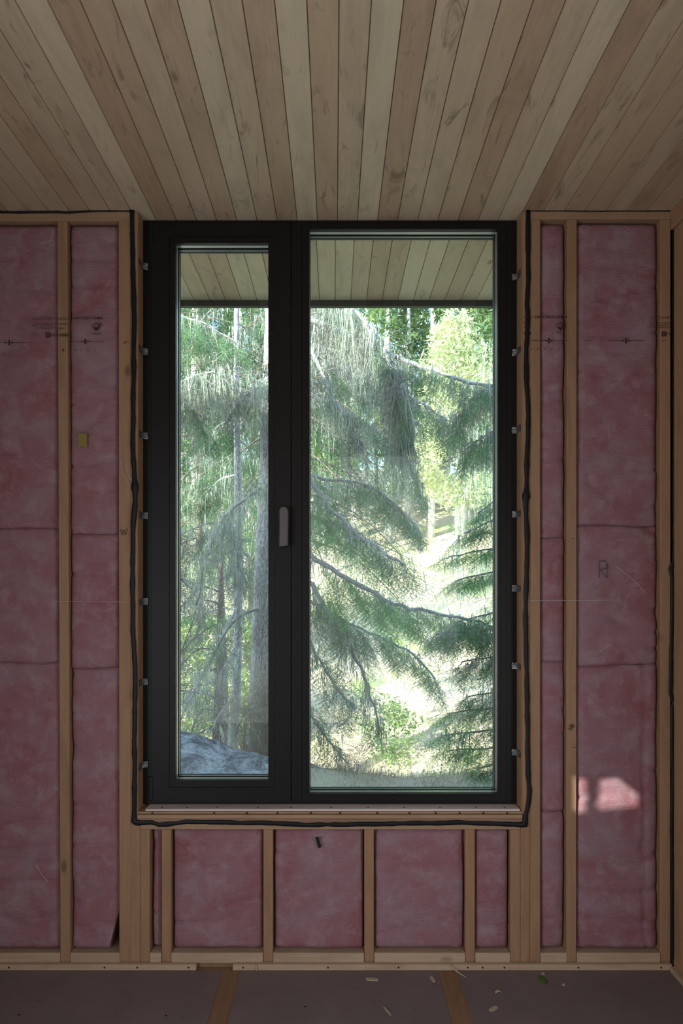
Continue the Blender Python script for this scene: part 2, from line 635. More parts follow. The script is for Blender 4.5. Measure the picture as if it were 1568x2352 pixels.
tl, tr_, br_, bl_ = hole(1318, 1786), hole(1496, 1786), hole(1496, 1850), hole(1318, 1868)
wl = MB()
TOPZ = CEIL + 0.1
prism(wl, [(YB - 0.1, 0), (tr_[0], 0), (tr_[0], TOPZ), (YB - 0.1, TOPZ)], XL - 0.06, XL)
prism(wl, [(tl[0], 0), (D + 0.14, 0), (D + 0.14, TOPZ), (tl[0], TOPZ)], XL - 0.06, XL)
prism(wl, [(tr_[0], 0), (tl[0], 0), bl_, br_], XL - 0.06, XL)
prism(wl, [tr_, tl, (tl[0], max(TOPZ, tl[1] + .01)), (tr_[0], max(TOPZ, tr_[1] + .01))], XL - 0.06, XL)
wl.build('wall_left', M['inner'], kind='structure')
ma, mb_ = hole(1362, 1786), hole(1385, 1786)
mc, md = hole(1385, 1870), hole(1362, 1870)
mm = MB()
prism(mm, [ma, mb_, mc, md], XL - 0.035, XL - 0.025)
w2 = mm.build('window_2', M['frame'], kind='structure')
pm = MB()
prism(pm, [tr_, tl, bl_, br_], XL - 0.05, XL - 0.045)
pm.build('pane', M['tinted'], w2)
# wall behind the camera with a plain door
box('wall_front', XL - 0.1, XR + 0.2, YB - 0.1, YB - 0.03, 0, CEIL + 0.1, M['inner'], kind='structure')
box('door_1', -0.9, 0.05, YB - 0.03, YB - 0.01, 0.005, 2.05, M['plank_c'], kind='structure')

# ------------------------------------------------------------------ framing of the window wall
ST = D + 0.140


def stud(x0, x1, y0, y1, name='stud', lean=0.0, mat='stud', front=0.0):
    o = MB().box(X(x0), X(x1), D - front, ST, Z(y1), Z(y0), 0.0018).build(name, M[mat], wall)
    if lean:
        me = o.data
        zt, zb = Z(y0), Z(y1)
        for v in me.vertices:
            v.co.x += lean * (zt - v.co.z) / (zt - zb)
    return o


TOPL, BOT = 508, 2212
stud(-102, -78, TOPL, BOT)
stud(131.5, 154.5, TOPL, BOT, lean=7 * D / F)
stud(272, 299.4, TOPL - 1, BOT, lean=0.003)
stud(299.8, 315.5, 485.5, 1893)
stud(299.8, 321.4, 1893.3, BOT)
stud(321.8, 344, 1905.5, BOT)
stud(1171.5, 1194.6, 1905.5, BOT)
stud(1195, 1217, 1893.3, BOT)
stud(1198.5, 1217, 485.5, 1893)
stud(1217.4, 1240.5, 503.5, BOT)
stud(1301.5, 1324.5, 503.5, BOT, lean=-1.5 * D / F)
stud(1516, 1539.6, 503.5, BOT)
for a, b_ in ((371, 393), (604.5, 626.5), (836.5, 858.5), (1068.5, 1090.5)):
    stud(a, b_, 1905.5, BOT, front=-0.001)
# plates
box('top_plate', XL, X(299.4), D - 0.001, ST, Z(507.5), Z(485.5), M['stud_x'], wall, 0.0018)
box('top_plate', X(1217.3), XR, D - 0.001, ST, Z(503), Z(485.5), M['stud_x'], wall, 0.0018)
box('sill_plate', X(321.8), X(1194.6), D - 0.002, ST, Z(1905), Z(1887.5), M['stud_x'], wall, 0.0018)
# bottom plate pieces between the studs
segs = [(-77.5, 138.5), (162, 275.5), (344.5, 370.5), (393.5, 604), (627, 836), (859, 1068), (1091, 1171), (1241, 1301),
        (1324, 1515.5), (-140, -102.5)]
for a, b_ in segs:
    box('bottom_plate', X(a), X(b_), D - 0.004, ST, Z(BOT - 0.5), Z(2187.5), M['trim'], wall, 0.002)
box('bottom_plate', XL, XR, D + 0.004, ST, 0.0, Z(BOT), M['ply'], wall, 0.001)

# window lining: jambs, plywood edge and sill boards
FR = D * 1.0235
box('jamb', X(315.8), SX0 + 0.0005, D - 0.003, FR + 0.12, SZ0 - 0.035, CEIL - 0.001, M['stud'], wall, 0.001)
box('jamb', SX1, X(1198.2), D - 0.003, FR + 0.12, SZ0 - 0.035, CEIL - 0.001, M['stud'], wall, 0.001)
box('sill_board', SX0, SX1, D - 0.002, FR + 0.10, Z(1868.5), SZ0 - 0.004, M['stud_x'], wall, 0.001)
box('sill_board', SX0, SX1, D - 0.016, FR + 0.06, Z(1877), Z(1869), M['stud_x'], wall, 0.0015)
box('sill_board', SX0 - 0.006, SX1 + 0.006, D - 0.005, FR + 0.06, Z(1887), Z(1877.5), M['ply_edge'], wall, 0.001)
ws = box('sill_strip', X(333), SX1 - 0.004, D + 0.006, FR + 0.006, SZ0 - 0.004, SZ0 + 0.004, M['white_wood'], wall, 0.001)


def disc(name, c, r, axis, mat, parent, h=0.0015, n=10):
    mb = MB()
    c = Vector(c)
    ax = Vector(axis).normalized()
    mb.tube([c - ax * 0.001, c + ax * h], [r, r * 0.8], n)
    return mb.build(name, mat, parent)


for px in (372, 430, 499, 592, 668, 760, 845, 927, 1010, 1092, 1158):
    disc('screw', (X(px, D * 1.01), D * 1.01, SZ0 + 0.004), 0.0042, (0, 0, 1), M['screw'], ws)
for px in (350, 492, 567, 637, 714, 781, 866, 940, 1000, 1055, 1110, 1164):
    disc('screw', (X(px), D - 0.003, Z(1867)), 0.0045, (0, -1, 0), M['screw'], wall, 0.002)

# nailing strips along the floor
t1 = MB().box(XL, X(453), D - 0.024, D - 0.004, 0.0015, 0.0255, 0.0015).build('trim_2', M['trim'], kind='structure')
t2 = MB().box(X(536), X(1537), D - 0.024, D - 0.004, 0.0015, 0.0255, 0.0015).build('trim_3', M['trim'], kind='structure')
for px, t in ((20, t1), (240, t1), (315, t1), (433, t1), (558, t2), (753, t2), (915, t2), (1074, t2), (1108, t2), (1158, t2), (1328, t2), (1518, t2)):
    disc('nail', (X(px, D - 0.024), D - 0.024, 0.014), 0.0042, (0, -1, 0), M['screw'], t, 0.001)

# ------------------------------------------------------------------ pink batts


def seam(x, py):
    return 0.010 * mnoise.noise(Vector((x * 4.5, py * 0.37, 2.2))) + 0.004 * mnoise.noise(Vector((x * 17, py * 0.37, 5.2)))


def batt(x0, x1, y0, y1, label, seed, back=0.0, corner=None, folds=()):
    """x,y in photograph pixels at the wall face"""
    xa, xb, za, zb = X(x0) + 0.001, X(x1) - 0.001, Z(y1) + 0.0004, Z(y0) - 0.0004
    wd, hg = xb - xa, zb - za
    nx = max(8, int(wd / 0.011))
    nz = max(10, int(hg / 0.013))
    vs, fs = [], []
    torn_t, torn_b = 520 < y0 < 1900, y1 < 2180
    for j in range(nz + 1):
        for i in range(nx + 1):
            u, v = i / nx, j / nz
            # crowd vertices to the edges
            uu = 0.5 - 0.5 * math.cos(math.pi * u) if nx > 3 else u
            uu = 0.55 * uu + 0.45 * u
            x, z = xa + uu * wd, za + v * hg
            dx = min(x - xa, xb - x)
            dz = min(z - za, zb - z)
            top_side = v > 0.5
            torn = torn_t if top_side else torn_b
            pil = (1 - math.exp(-dx / 0.011)) * (1 - (0.30 if torn else 1.0) * math.exp(-dz / (0.005 if torn else 0.008)))
            if torn_t and v > 0.5:
                z += seam(x, y0) * max(0, 1 - (zb - z) / 0.1) if zb - z < 0.1 else 0
            if torn_b and v < 0.5:
                z += seam(x, y1) * max(0, 1 - (z - za) / 0.1) if z - za < 0.1 else 0
            q = Vector((x * 2.2, seed * 3.1, z * 5.0))
            n1 = mnoise.noise(q)
            n2 = mnoise.noise(Vector((x * 9, seed, z * 15)))
            n3 = abs(mnoise.noise(Vector((x * 1.6 + 5, seed * 1.7, z * 9))))
            cr = math.exp(-(n3 / 0.04) ** 2) * 0.010
            for (kd, fp) in folds:
                q_ = (x - X(fp)) if kd == 'v' else (z - Z(fp))
                q_ += 0.012 * mnoise.noise(Vector((x * 6, z * 6 if kd == 'v' else 3, seed)))
                cr += 0.013 * math.exp(-(q_ / 0.005) ** 2)
            y = D + 0.034 + back - pil * 0.026 - n1 * 0.010 - n2 * 0.0045 + cr
            y = max(y, D + 0.004)
            if dx < 1e-6 or (dz < 1e-6 and not torn):
                y = D + 0.045 + back
            # ragged edge
            ex = x
            if 0 < i < nx:
                ex = x + 0.002 * mnoise.noise(Vector((x * 4, z * 22, seed)))
            if corner and corner == 'br':
                fz = max(0.0, 1 - (z - za) / 0.17)
                ex = min(ex, xb - 0.046 * fz ** 0.8)
            if corner and corner == 'bl':
                fz = max(0.0, 1 - (z - za) / 0.17)
                ex = max(ex, xa + 0.03 * fz)
            vs.append((ex, y, z))
    for j in range(nz):
        for i in range(nx):
            a = j * (nx + 1) + i
            fs.append((a, a + 1, a + nx + 2, a + nx + 1))
    nfront = len(vs)
    # back
    bd = [i for i in range(nx + 1)] + [j * (nx + 1) + nx for j in range(1, nz + 1)] + \
         [nz * (nx + 1) + i for i in range(nx - 1, -1, -1)] + [j * (nx + 1) for j in range(nz - 1, 0, -1)]
    for i in bd:
        vs.append((vs[i][0], D + 0.139, vs[i][2]))
    for k in range(len(bd)):
        a, b_ = bd[k], bd[(k + 1) % len(bd)]
        fs.append((a, nfront + k, nfront + (k + 1) % len(bd), b_))
    fs.append(tuple(nfront + k for k in range(len(bd))))
    mb = MB()
    mb.v, mb.f = vs, fs
    o = mb.build('insulation_batt', M['pink'], smooth=True)
    tag(o, label, 'insulation', 'pink insulation batts between the studs')
    return o


batt(-77, 132, 509, 1214, 'tall pink batt at the left edge, above its first tear, left of the leftmost stud', 1)
batt(-77, 134, 1214, 1523, 'crumpled middle pink batt at the left edge, between two wavy tears', 2, folds=(('h', 1316), ('h', 1340)))
batt(-77, 138, 1522, 2187, 'lowest pink batt at the left edge, running down to the floor plate', 3, corner='bl')
batt(155, 272, 509, 1227, 'upper pink batt right of the leftmost stud, printed lettering across its top', 4)
batt(157, 273, 1227, 1535, 'middle pink batt right of the leftmost stud, level with the window handle', 5, folds=(('h', 1318),))
batt(159, 275, 1535, 2187, 'lowest pink batt right of the leftmost stud, grey gap at its bottom corner', 6, corner='br')
batt(344.5, 370.5, 1906, 2187, 'very narrow pink batt below the left end of the sill', 7, back=0.012)
batt(393.5, 604, 1906, 2187, 'wide pink batt below the window, left of the one with black tape', 8)
batt(627, 836, 1906, 2187, 'pink batt below the window with the black tape before it', 9)
batt(859, 1068, 1906, 2187, 'wide pink batt below the window, right of the one with black tape', 10)
batt(1091, 1171, 1906, 2187, 'half-width pink batt below the right end of the sill', 11)
batt(1241, 1301, 504, 1232, 'narrow upper pink batt between window and right stud, leaf mark on it', 12)
batt(1241, 1301, 1232, 1522, 'narrow second pink batt right of the window, below the leaf-marked one', 13)
batt(1241, 1301, 1522, 1867, 'narrow third pink batt right of the window, beside the sunlit patch', 14)
batt(1241, 1300, 1867, 2187, 'narrow lowest pink batt right of the window, ending at the floor', 15)
batt(1325, 1515, 504, 1206, 'wide upper pink batt at the right, above its first tear', 16)
batt(1325, 1515, 1206, 1528, 'wide middle pink batt at the right, a marker letter on it', 17, folds=(('h', 1455),))
batt(1324, 1515, 1528, 2187, 'wide lowest pink batt at the right, with the sunlit patch', 18, folds=(('v', 1484),))

# ------------------------------------------------------------------ window
wx = empty('window_1', ((SX0 + SX1) / 2, FR, SZ0))
wx['kind'] = 'structure'


def xf(p, dy=0.0):
    return X(p, FR + dy)


def zf(p, dy=0.0):
    return Z(p, FR + dy)


fx0, fx1, fz0, fz1 = SX0 + 0.0007, SX1 - 0.0007, SZ0 + 0.0045, CEIL - 0.0005
GY = FR + 0.056     # face of the glass
# outer frame with mullion
fm = MB()
fm.box(fx0, xf(347), FR + 0.004, FR + 0.085, fz0, fz1, 0.001)
fm.box(xf(347), fx1, FR + 0.004, FR + 0.085, zf(513), fz1, 0.001)
fm.box(xf(347), fx1, FR + 0.004, FR + 0.085, fz0, zf(1840), 0.001)
fm.box(xf(1163), fx1, FR + 0.004, FR + 0.085, zf(1840), zf(513), 0.001)
fm.box(xf(669), xf(693), FR + 0.002, FR + 0.085, zf(1840), zf(513), 0.001)
fm.build('outer_frame', M['frame'], wx)
# opening sash on the left
sm = MB()
gx = (xf(403), xf(616), zf(1792), zf(558.5))
sm.ring((xf(348), xf(667.5), zf(1840), zf(513.5)), (xf(389), xf(630.5), zf(1808), zf(544)), FR - 0.004, FR + 0.075)
sash = sm.build('sash', M['frame'], wx)
MB().ring((xf(389.4), xf(630), zf(1807.5), zf(544.5)), gx, FR - 0.001, FR + 0.052).build('glazing_bead', M['frame'], wx)
MB().ring((gx[0] - 0.001, gx[1] + 0.001, gx[2] - 0.001, gx[3] + 0.001), (gx[0] + 0.0006, gx[1] - 0.0006, gx[2] + 0.0006, gx[3] - 0.0006),
          FR + 0.020, FR + 0.040).build('metal_lip', M['bead_edge'], wx)
# fixed light on the right
g2 = (xf(710.5), xf(1143), zf(1823), zf(526.5))
MB().ring((xf(693.5), xf(1162.5), zf(1839.5), zf(513.5)), (xf(704), xf(1149), zf(1829), zf(521)), FR + 0.001, FR + 0.075).build('fixed_frame', M['frame'], wx)
MB().ring((xf(704.4), xf(1148.6), zf(1828.6), zf(521.4)), g2, FR, FR + 0.052).build('glazing_bead', M['frame'], wx)
MB().ring((g2[0] - 0.001, g2[1] + 0.001, g2[2] - 0.001, g2[3] + 0.001), (g2[0] + 0.0006, g2[1] - 0.0006, g2[2] + 0.0006, g2[3] - 0.0006),
          FR + 0.022, FR + 0.042).build('metal_lip', M['bead_edge'], wx)
for g in (gx, g2):
    MB().ring((g[0] - 0.006, g[1] + 0.006, g[2] - 0.006, g[3] + 0.006), (g[0] + 0.002, g[1] - 0.002, g[2] + 0.002, g[3] - 0.002),
              FR + 0.052, FR + 0.056).build('gasket', M['gasket'], wx)
    pane = MB().box(g[0] - 0.005, g[1] + 0.005, GY, GY + 0.004, g[2] - 0.005, g[3] + 0.005).build('pane', M['glass'], wx)
    MB().ring((g[0] - 0.005, g[1] + 0.005, g[2] - 0.005, g[3] + 0.005), (g[0] + 0.001, g[1] - 0.001, g[2] + 0.001, g[3] - 0.001),
              GY + 0.004, GY + 0.016).build('spacer', M['spacer'], wx)
    MB().box(g[0] - 0.005, g[1] + 0.005, GY + 0.016, GY + 0.020, g[2] - 0.005, g[3] + 0.005).build('pane', M['glass'], wx)
    MB().ring((g[0] - 0.012, g[1] + 0.012, g[2] - 0.012, g[3] + 0.012), (g[0] + 0.002, g[1] - 0.002, g[2] + 0.002, g[3] - 0.002),
              GY + 0.020, GY + 0.032).build('gasket', M['gasket'], wx)
# handle: flat lever, round at the top, cut straight below
hm = MB()
HY = FR - 0.004
hw = (665 - 641.5) / 2 * FR / F
cx = xf(653)
ztop, zbot = zf(1165), zf(1258)
pts = []
for k in range(13):
    a = math.pi * k / 12
    pts.append((cx + hw * math.cos(a) * 1.02, ztop - hw + hw * math.sin(a)))
pts += [(cx - hw * 0.96, zf(1205)), (cx - hw * 1.04, zbot), (cx + hw * 0.90, zbot + 0.004), (cx + hw * 0.98, zf(1205))]
n = len(pts)
lay = [(HY - 0.012, 1.0), (HY - 0.036, 1.0), (HY - 0.043, 0.90), (HY - 0.045, 0.72)]
zm = (ztop + zbot) / 2
for (y, s) in lay:
    for (px_, pz_) in pts:
        hm.v.append((cx + (px_ - cx) * s, y, zm + (pz_ - zm) * (1 - (1 - s) * 0.16)))
for L in range(len(lay) - 1):
    for k in range(n):
        a, b_ = L * n + k, L * n + (k + 1) % n
        hm.f.append((a, b_, b_ + n, a + n))
hm.f.append(tuple(range(n)))
hm.f.append(tuple(range((len(lay) - 1) * n, len(lay) * n)))
hd = hm.build('handle', M['handle'], wx)
MB().tube([(cx, HY, ztop - hw), (cx, HY - 0.014, ztop - hw)], hw * 0.75, 14).build('spindle', M['handle'], hd)
# hinge cover at the lower left of the sash
MB().box(xf(342), xf(352), FR - 0.006, FR + 0.005, zf(1838), zf(1783), 0.002).build('hinge_cover', M['gasket'], wx)
MB().box(xf(342), xf(352), FR - 0.006, FR + 0.005, zf(568), zf(510), 0.002).build('hinge_cover', M['gasket'], wx)

# clips that tie the frame to the jambs
ords = ['topmost', 'second from the top', 'third from the top', 'fourth from the top', 'fifth from the top', 'second from the bottom', 'lowest']
clip_proto = None
for side, ys in ((0, (605, 803, 998, 1183, 1382, 1568, 1760)), (1, (630, 805, 985, 1180, 1352, 1531, 1731))):
    for k, py in enumerate(ys):
        mb = MB()
        s = 1 if side == 0 else -1
        xj = SX0 + 0.0006 if side == 0 else SX1 - 0.0006
        z = Z(py, D * 1.012)
        # strap folded from the jamb on to the frame, crinkled
        nseg = 5
        prof_ = [(0.0, D + 0.012), (0.0, D + 0.03), (0.001, FR - 0.012), (0.007, FR - 0.006), (0.016, FR - 0.003), (0.020, FR - 0.001)]
        rows = 5
        for (ax, ay) in prof_:
            for r in range(rows + 1):
                zz = z + (r / rows - 0.5) * 0.026
                j = random.uniform(0, 0.0022)
                mb.v.append((xj + s * (ax + j), ay - j, zz + random.uniform(-1, 1) * 0.001))
        nf = len(mb.v)
        mb.v += [(x + s * 0.0008, y - 0.0008, zz) for (x, y, zz) in mb.v[:nf]]
        for a in range(len(prof_) - 1):
            for r in range(rows):
                i = a * (rows + 1) + r
                mb.f.append((i, i + 1, i + rows + 2, i + rows + 1))
                mb.f.append((nf + i, nf + i + rows + 1, nf + i + rows + 2, nf + i + 1))
        o = mb.build('frame_clip', M['metal'])
        tag(o, 'crumpled grey metal clip, %s on the %s jamb of the window' % (ords[k], ('left', 'right')[side]), 'clip',
            'metal clips between jamb and window frame')

# ------------------------------------------------------------------ sealant beads


def bead(path, wpx, label, yoff=0.007, lumps=()):
    """path in pixels at the wall face"""
    pts, rad = [], []
    for k in range(len(path) - 1):
        a, b_ = Vector(path[k]), Vector(path[k + 1])
        nn = max(2, int((b_ - a).length / 9))
        for j in range(nn):
            q = a.lerp(b_, j / nn)
            s = len(pts)
            jit = mnoise.noise(Vector((q.x * 0.02, q.y * 0.02, 3.3))) * 1.6
            d = (b_ - a).normalized()
            q = q + Vector((-d.y, d.x)) * jit * 0.8
            r = wpx / 2 * (1 + 0.26 * mnoise.noise(Vector((q.x * 0.035, q.y * 0.035, 9.1))) + 0.16 * mnoise.noise(Vector((q.x * .25, q.y * .25, 1.1))))
            for (lx, ly, lr, ls) in lumps:
                r *= 1 + lr * math.exp(-((q.x - lx) ** 2 + (q.y - ly) ** 2) / ls ** 2)
            pts.append((X(q.x), D - yoff, Z(q.y)))
            rad.append(r * D / F)
    pts.append((X(path[-1][0]), D - yoff, Z(path[-1][1])))
    rad.append(rad[-1])
    o = MB().tube(pts, rad, 10, sq=0.42).build('sealant_bead', M['sealant'], smooth=True)
    return tag(o, label, 'sealant')


bead([(303.5, 484), (304, 540), (306, 600), (309, 720), (308, 850), (306, 1000), (307, 1060), (311, 1112), (311, 1160), (307, 1200), (306, 1250), (305, 1350),
      (306, 1450), (311, 1530), (311, 1600), (309, 1700), (310, 1780), (309, 1860), (309, 1884), (318, 1889), (350, 1888), (365, 1893),
      (395, 1891), (430, 1887), (520, 1888), (600, 1889), (700, 1893), (760, 1893), (880, 1891), (1050, 1888), (1120, 1890), (1190, 1893),
      (1203, 1893), (1206, 1872), (1212, 1845), (1215, 1815), (1211, 1770), (1210, 1700), (1209, 1600), (1208, 1560), (1206, 1430),
      (1209, 1250), (1208, 1180), (1206, 1150), (1207, 1120), (1209, 1060), (1212, 960), (1208, 880), (1207, 800), (1211, 730), (1208, 700), (1212, 640), (1211, 560), (1211.5, 484)],
     10.6, 'long black sealant bead running down, under and up around the window', lumps=((311, 1118, .6, 9), (311, 1165, .35, 25), (1206, 1142, .7, 11), (1204, 1893, .6, 12), (311, 1886, .35, 10)))
bead([(-90, 487), (60, 489), (135, 488.5), (150, 490), (215, 486), (300, 485)], 5.5, 'black sealant bead under the ceiling, left of the window', 0.004)
bead([(1214, 484.5), (1300, 485), (1420, 485.5), (1500, 484.5), (1537, 485)], 3.6, 'thin black sealant bead under the ceiling, right of the window', 0.003)
bead([(1545, 532), (1545, 700), (1546, 900), (1545, 1150), (1546, 1230), (1544, 1290), (1537, 1308), (1542, 1330), (1541, 1420), (1538, 1500), (1537, 1590), (1541, 1605), (1540, 1700), (1543, 1780), (1539, 1900), (1542, 2000), (1540, 2120), (1543, 2222)],
     9.5, 'black sealant bead down the corner of the right wall', 0.012, lumps=((1538, 1308, .3, 10), (1540, 1612, -.75, 8), (1541, 1950, -.6, 6)))

# ------------------------------------------------------------------ film with its print
film = empty('vapour_barrier_film', (0, D - 0.004, 0.05))
tag(film, 'clear plastic film with dark print stretched over studs and pink insulation', 'plastic film')
FY = D - 0.0035


def sheet(x0, x1, y0, y1):
    nx, nz = max(2, int((x1 - x0) / 20)), max(2, int((y1 - y0) / 20))
    vs, fs = [], []
    for j in range(nz + 1):
        for i in range(nx + 1):
            px, py = x0 + (x1 - x0) * i / nx, y0 + (y1 - y0) * j / nz
            vs.append((X(px), FY + 0.0008 * mnoise.noise(Vector((px * .02, py * .01, 0))), Z(py)))
    for j in range(nz):
        for i in range(nx):
            a = j * (nx + 1) + i
            fs.append((a, a + 1, a + nx + 2, a + nx + 1))
    return vs, fs


vs, fs = [], []
for r in ((-140, 312, 486, 2214), (312, 1200, 1894, 2214), (1200, 1538, 486, 2214)):
    a, b_ = sheet(*r)
    n = len(vs)
    vs += a
    fs += [tuple(n + i for i in q) for q in b_]
mb = MB(); mb.v, mb.f = vs, fs
mb.build('clear_sheet', M['film'], film, smooth=True)
PY = FY - 0.0022


def text(s, px, py, hpx, wpx=None, mat='ink', bold=False, align='LEFT', parent=film, y=None):
    cu = bpy.data.curves.new('printed_text', 'FONT')
    cu.body = s
    cu.size = 1.0
    cu.align_x = align
    cu.resolution_u = 2
    if bold:
        cu.offset = 0.018
    tmp = bpy.data.objects.new('tmp', cu)
    COL.objects.link(tmp)
    dg = bpy.context.evaluated_depsgraph_get()
    me = bpy.data.meshes.new_from_object(tmp.evaluated_get(dg))
    bpy.data.objects.remove(tmp)
    xs = [v.co.x for v in me.vertices]
    ys = [v.co.y for v in me.vertices]
    w0, w1 = min(xs), max(xs)
    h0, h1 = 0.0, 0.70
    sy = hpx / (h1 - h0)
    sx = (wpx / (w1 - w0)) if wpx else sy
    x0 = px if align == 'LEFT' else px - (w1 - w0) * sx / 2
    for v in me.vertices:
        v.co = (X(x0 + (v.co.x - w0) * sx), y or PY, Z(py - (v.co.y - 0.35) * sy))
    me.materials.clear()
    return link_mesh('printed_text', me, M[mat], parent)


def poly_flat(name, pts, mat, parent=film, y=None):
    me = bpy.data.meshes.new(name)
    me.from_pydata([(X(a), y or PY, Z(b_)) for a, b_ in pts], [], [tuple(range(len(pts)))])
    return link_mesh(name, me, M[mat], parent)


def strokes(name, lines, wpx, mat, parent=film, y=None):
    mb = MB()
    for ln in lines:
        for k in range(len(ln) - 1):
            a, b_ = Vector(ln[k]), Vector(ln[k + 1])
            d = (b_ - a).normalized()
            nrm = Vector((-d.y, d.x)) * wpx / 2
            e = d * wpx * 0.25
            n = len(mb.v)
            for q in (a - e + nrm, b_ + e + nrm, b_ + e - nrm, a - e - nrm):
                mb.v.append((X(q.x), y or PY, Z(q.y)))
            mb.f.append((n, n + 1, n + 2, n + 3))
    return mb.build(name, M[mat], parent)


def arrows(x0, x1, xm, y, parent=film):
    mb = MB()

    def quad(p):
        n = len(mb.v)
        mb.v.extend((X(a), PY, Z(b_)) for a, b_ in p)
        mb.f.append(tuple(range(n, n + len(p))))
    quad([(x0, y - .4), (xm - 5, y - .4), (xm - 5, y + .5), (x0, y + .5)])
    quad([(xm + 5, y - .4), (x1, y - .4), (x1, y + .5), (xm + 5, y + .5)])
    quad([(xm - 8, y - 2.4), (xm - 3.5, y), (xm - 8, y + 2.4)])
    quad([(xm + 8, y - 2.4), (xm + 3.5, y), (xm + 8, y + 2.4)])
    quad([(xm - 1.8, y - 5.8), (xm + 1.8, y - 5.8), (xm + 1.8, y + 5.8), (xm - 1.8, y + 5.8)])
    mb.build('spacing_arrow', M['ink'], parent)


LEAF = [(0, -10), (1.8, -6.6), (4, -7.8), (3.6, -3.6), (6.2, -5.2), (7.2, -3.4), (11, -3.4), (9.4, -.6), (10.6, 1), (5.8, 5), (6.4, 7.2),
        (1, 6.4), (0.6, 10), (-.6, 10), (-1, 6.4), (-6.4, 7.2), (-5.8, 5), (-10.6, 1), (-9.4, -.6), (-11, -3.4), (-7.2, -3.4),
        (-6.2, -5.2), (-3.6, -3.6), (-4, -7.8), (-1.8, -6.6), (0, -10)]


def leaf(cx_, cy_, ny):
    strokes('leaf_mark', [[(cx_ + a, cy_ + b_ * .95) for a, b_ in LEAF]], 0.9, 'ink')
    poly_flat('check_mark', [(cx_ - 6, cy_ + 1), (cx_ - 3, cy_ + .2), (cx_ - .5, cy_ + 4.5), (cx_ + 10, cy_ - 8.5), (cx_ + 12.5, cy_ - 10), (cx_ + 1, cy_ + 8.5), (cx_ - 1.5, cy_ + 8.5)], 'ink')
    text('69005', cx_, ny, 5.2, 20, 'ink_pale', align='CENTER')


def logo(cx_, cy_, r=6):
    pts = []
    for k in range(16):
        a = -math.pi / 2 + math.pi * k / 15
        pts.append((cx_ + math.cos(a) * r * 1.0, cy_ + math.sin(a) * r * .95))
    pts += [(cx_ - r * .9, cy_ + r * .95), (cx_ - r * .9, cy_ - r * .95)]
    poly_flat('logo_mark', pts, 'ink')
    strokes('logo_letter', [[(cx_ - 2, cy_ - 3), (cx_ - 2, cy_ + 3), (cx_ + 1, cy_ + 2.5), (cx_ + 2.6, cy_), (cx_ + 1, cy_ - 2.5), (cx_ - 2, cy_ - 3)]], 1.1, 'pink', y=PY - 0.0006)


text('ULTRA+ 0.006" (0.150 mm)', 76, 733, 5.6, 85, 'ink_pale')
text('CAN/CGSB-51.34-M86', 165.5, 731.5, 5.6, 71.5, bold=True)
text('Taux de propagation de la flamme', 76, 744.5, 3.8, 80)
text('Flame spread rating', 76, 749.8, 3.6, 48)
text('< 150 CAN/ULC-S102.2-M88', 76, 755.3, 3.8, 70)
text('Fabriqué par', 76, 766.5, 2.8, 26, 'ink_pale')
text('Made by', 76, 771.5, 2.8, 17, 'ink_pale')
logo(111.5, 770.5)
text('DUCHESNE', 121, 770.5, 6.2, 38, bold=True)
leaf(222, 751, 767.5)
arrows(-40, 62, 22.5, 788)
text('12"', 111, 788, 4.6, 10, align='CENTER')
arrows(157.5, 238, 196, 785.5)
text('12"', 288, 787.5, 4.6, 9, align='CENTER', bold=True)
for px, s in ((146, '1'), (159.5, '0'), (173, '8'), (188, '0'), (202, '3'), (219, '2')):
    text(s, px, 805.5, 5, 3.6, 'ink_pale', align='CENTER')
# repeat to the right of the window
text('0', 1203.5, 729.5, 5, 3.4, 'ink', align='CENTER')
text('m)', 1218, 729.5, 4.5, 7, 'ink', align='CENTER')
text('CAN/CGSB-51.34-M86', 1227, 729, 5.6, 72.5, bold=True)
text('E', 1204.5, 766.5, 6, 4.5, 'ink', bold=True, align='CENTER')
text('NE', 1215, 766.5, 6, 7, 'ink', bold=True, align='CENTER')
text('de', 1204.5, 742, 3.6, 5.5, 'ink', align='CENTER')
text('8', 1204, 752.5, 3.6, 3, 'ink', align='CENTER')
leaf(1285.5, 750, 764.5)
arrows(1218, 1299.5, 1259, 783.5)
text('12"', 1347.5, 784, 4.6, 9.5, align='CENTER')
arrows(1395, 1477, 1436, 783.5)
for px, s in ((1219.5, '0'), (1234, '8'), (1250, '0'), (1265.5, '2'), (1282.5, '2')):
    text(s, px, 802.5, 5, 3.6, 'ink_pale', align='CENTER')
text('ULTRA+ 0.006"', 1490, 730.5, 5.4, 47, 'ink_pale')
text('Taux de propagation', 1490, 742, 3.8, 50)
text('Flame spread rating', 1490, 747.5, 3.6, 44)
text('< 150 CAN/ULC-S1', 1490, 753, 3.8, 47)
text('Fabriqué par', 1490, 763, 2.8, 24, 'ink_pale')
text('Made by', 1490, 768, 2.8, 17, 'ink_pale')
logo(1523.5, 768)
text('D', 1534, 768, 6, 4.5, bold=True)
text('12"', 1522.5, 784, 4.2, 9, 'ink_pale', align='CENTER')

# hand marks on wood and film
strokes('marker_letter', [[(1375, 1327), (1375.5, 1289), (1388, 1288), (1393, 1296), (1390, 1306), (1377, 1308), (1392, 1327), (1394, 1297)]], 1.8, 'marker')
strokes('pencil_mark', [[(277, 1215), (281, 1229), (285, 1217), (288, 1229), (293, 1213)], [(294, 1226), (295.5, 1227)]], 1.1, 'ink')
strokes('pencil_scribble', [[(1303, 1674), (1316, 1662), (1305, 1666), (1318, 1668), (1306, 1676), (1314, 1664), (1311, 1678)]], 0.8, 'ink')
strokes('pencil_dash', [[(1313, 1716), (1320, 1716)]], 0.8, 'ink')
strokes('pencil_dash', [[(1312, 1237), (1316, 1237)]], 1.0, 'ink')
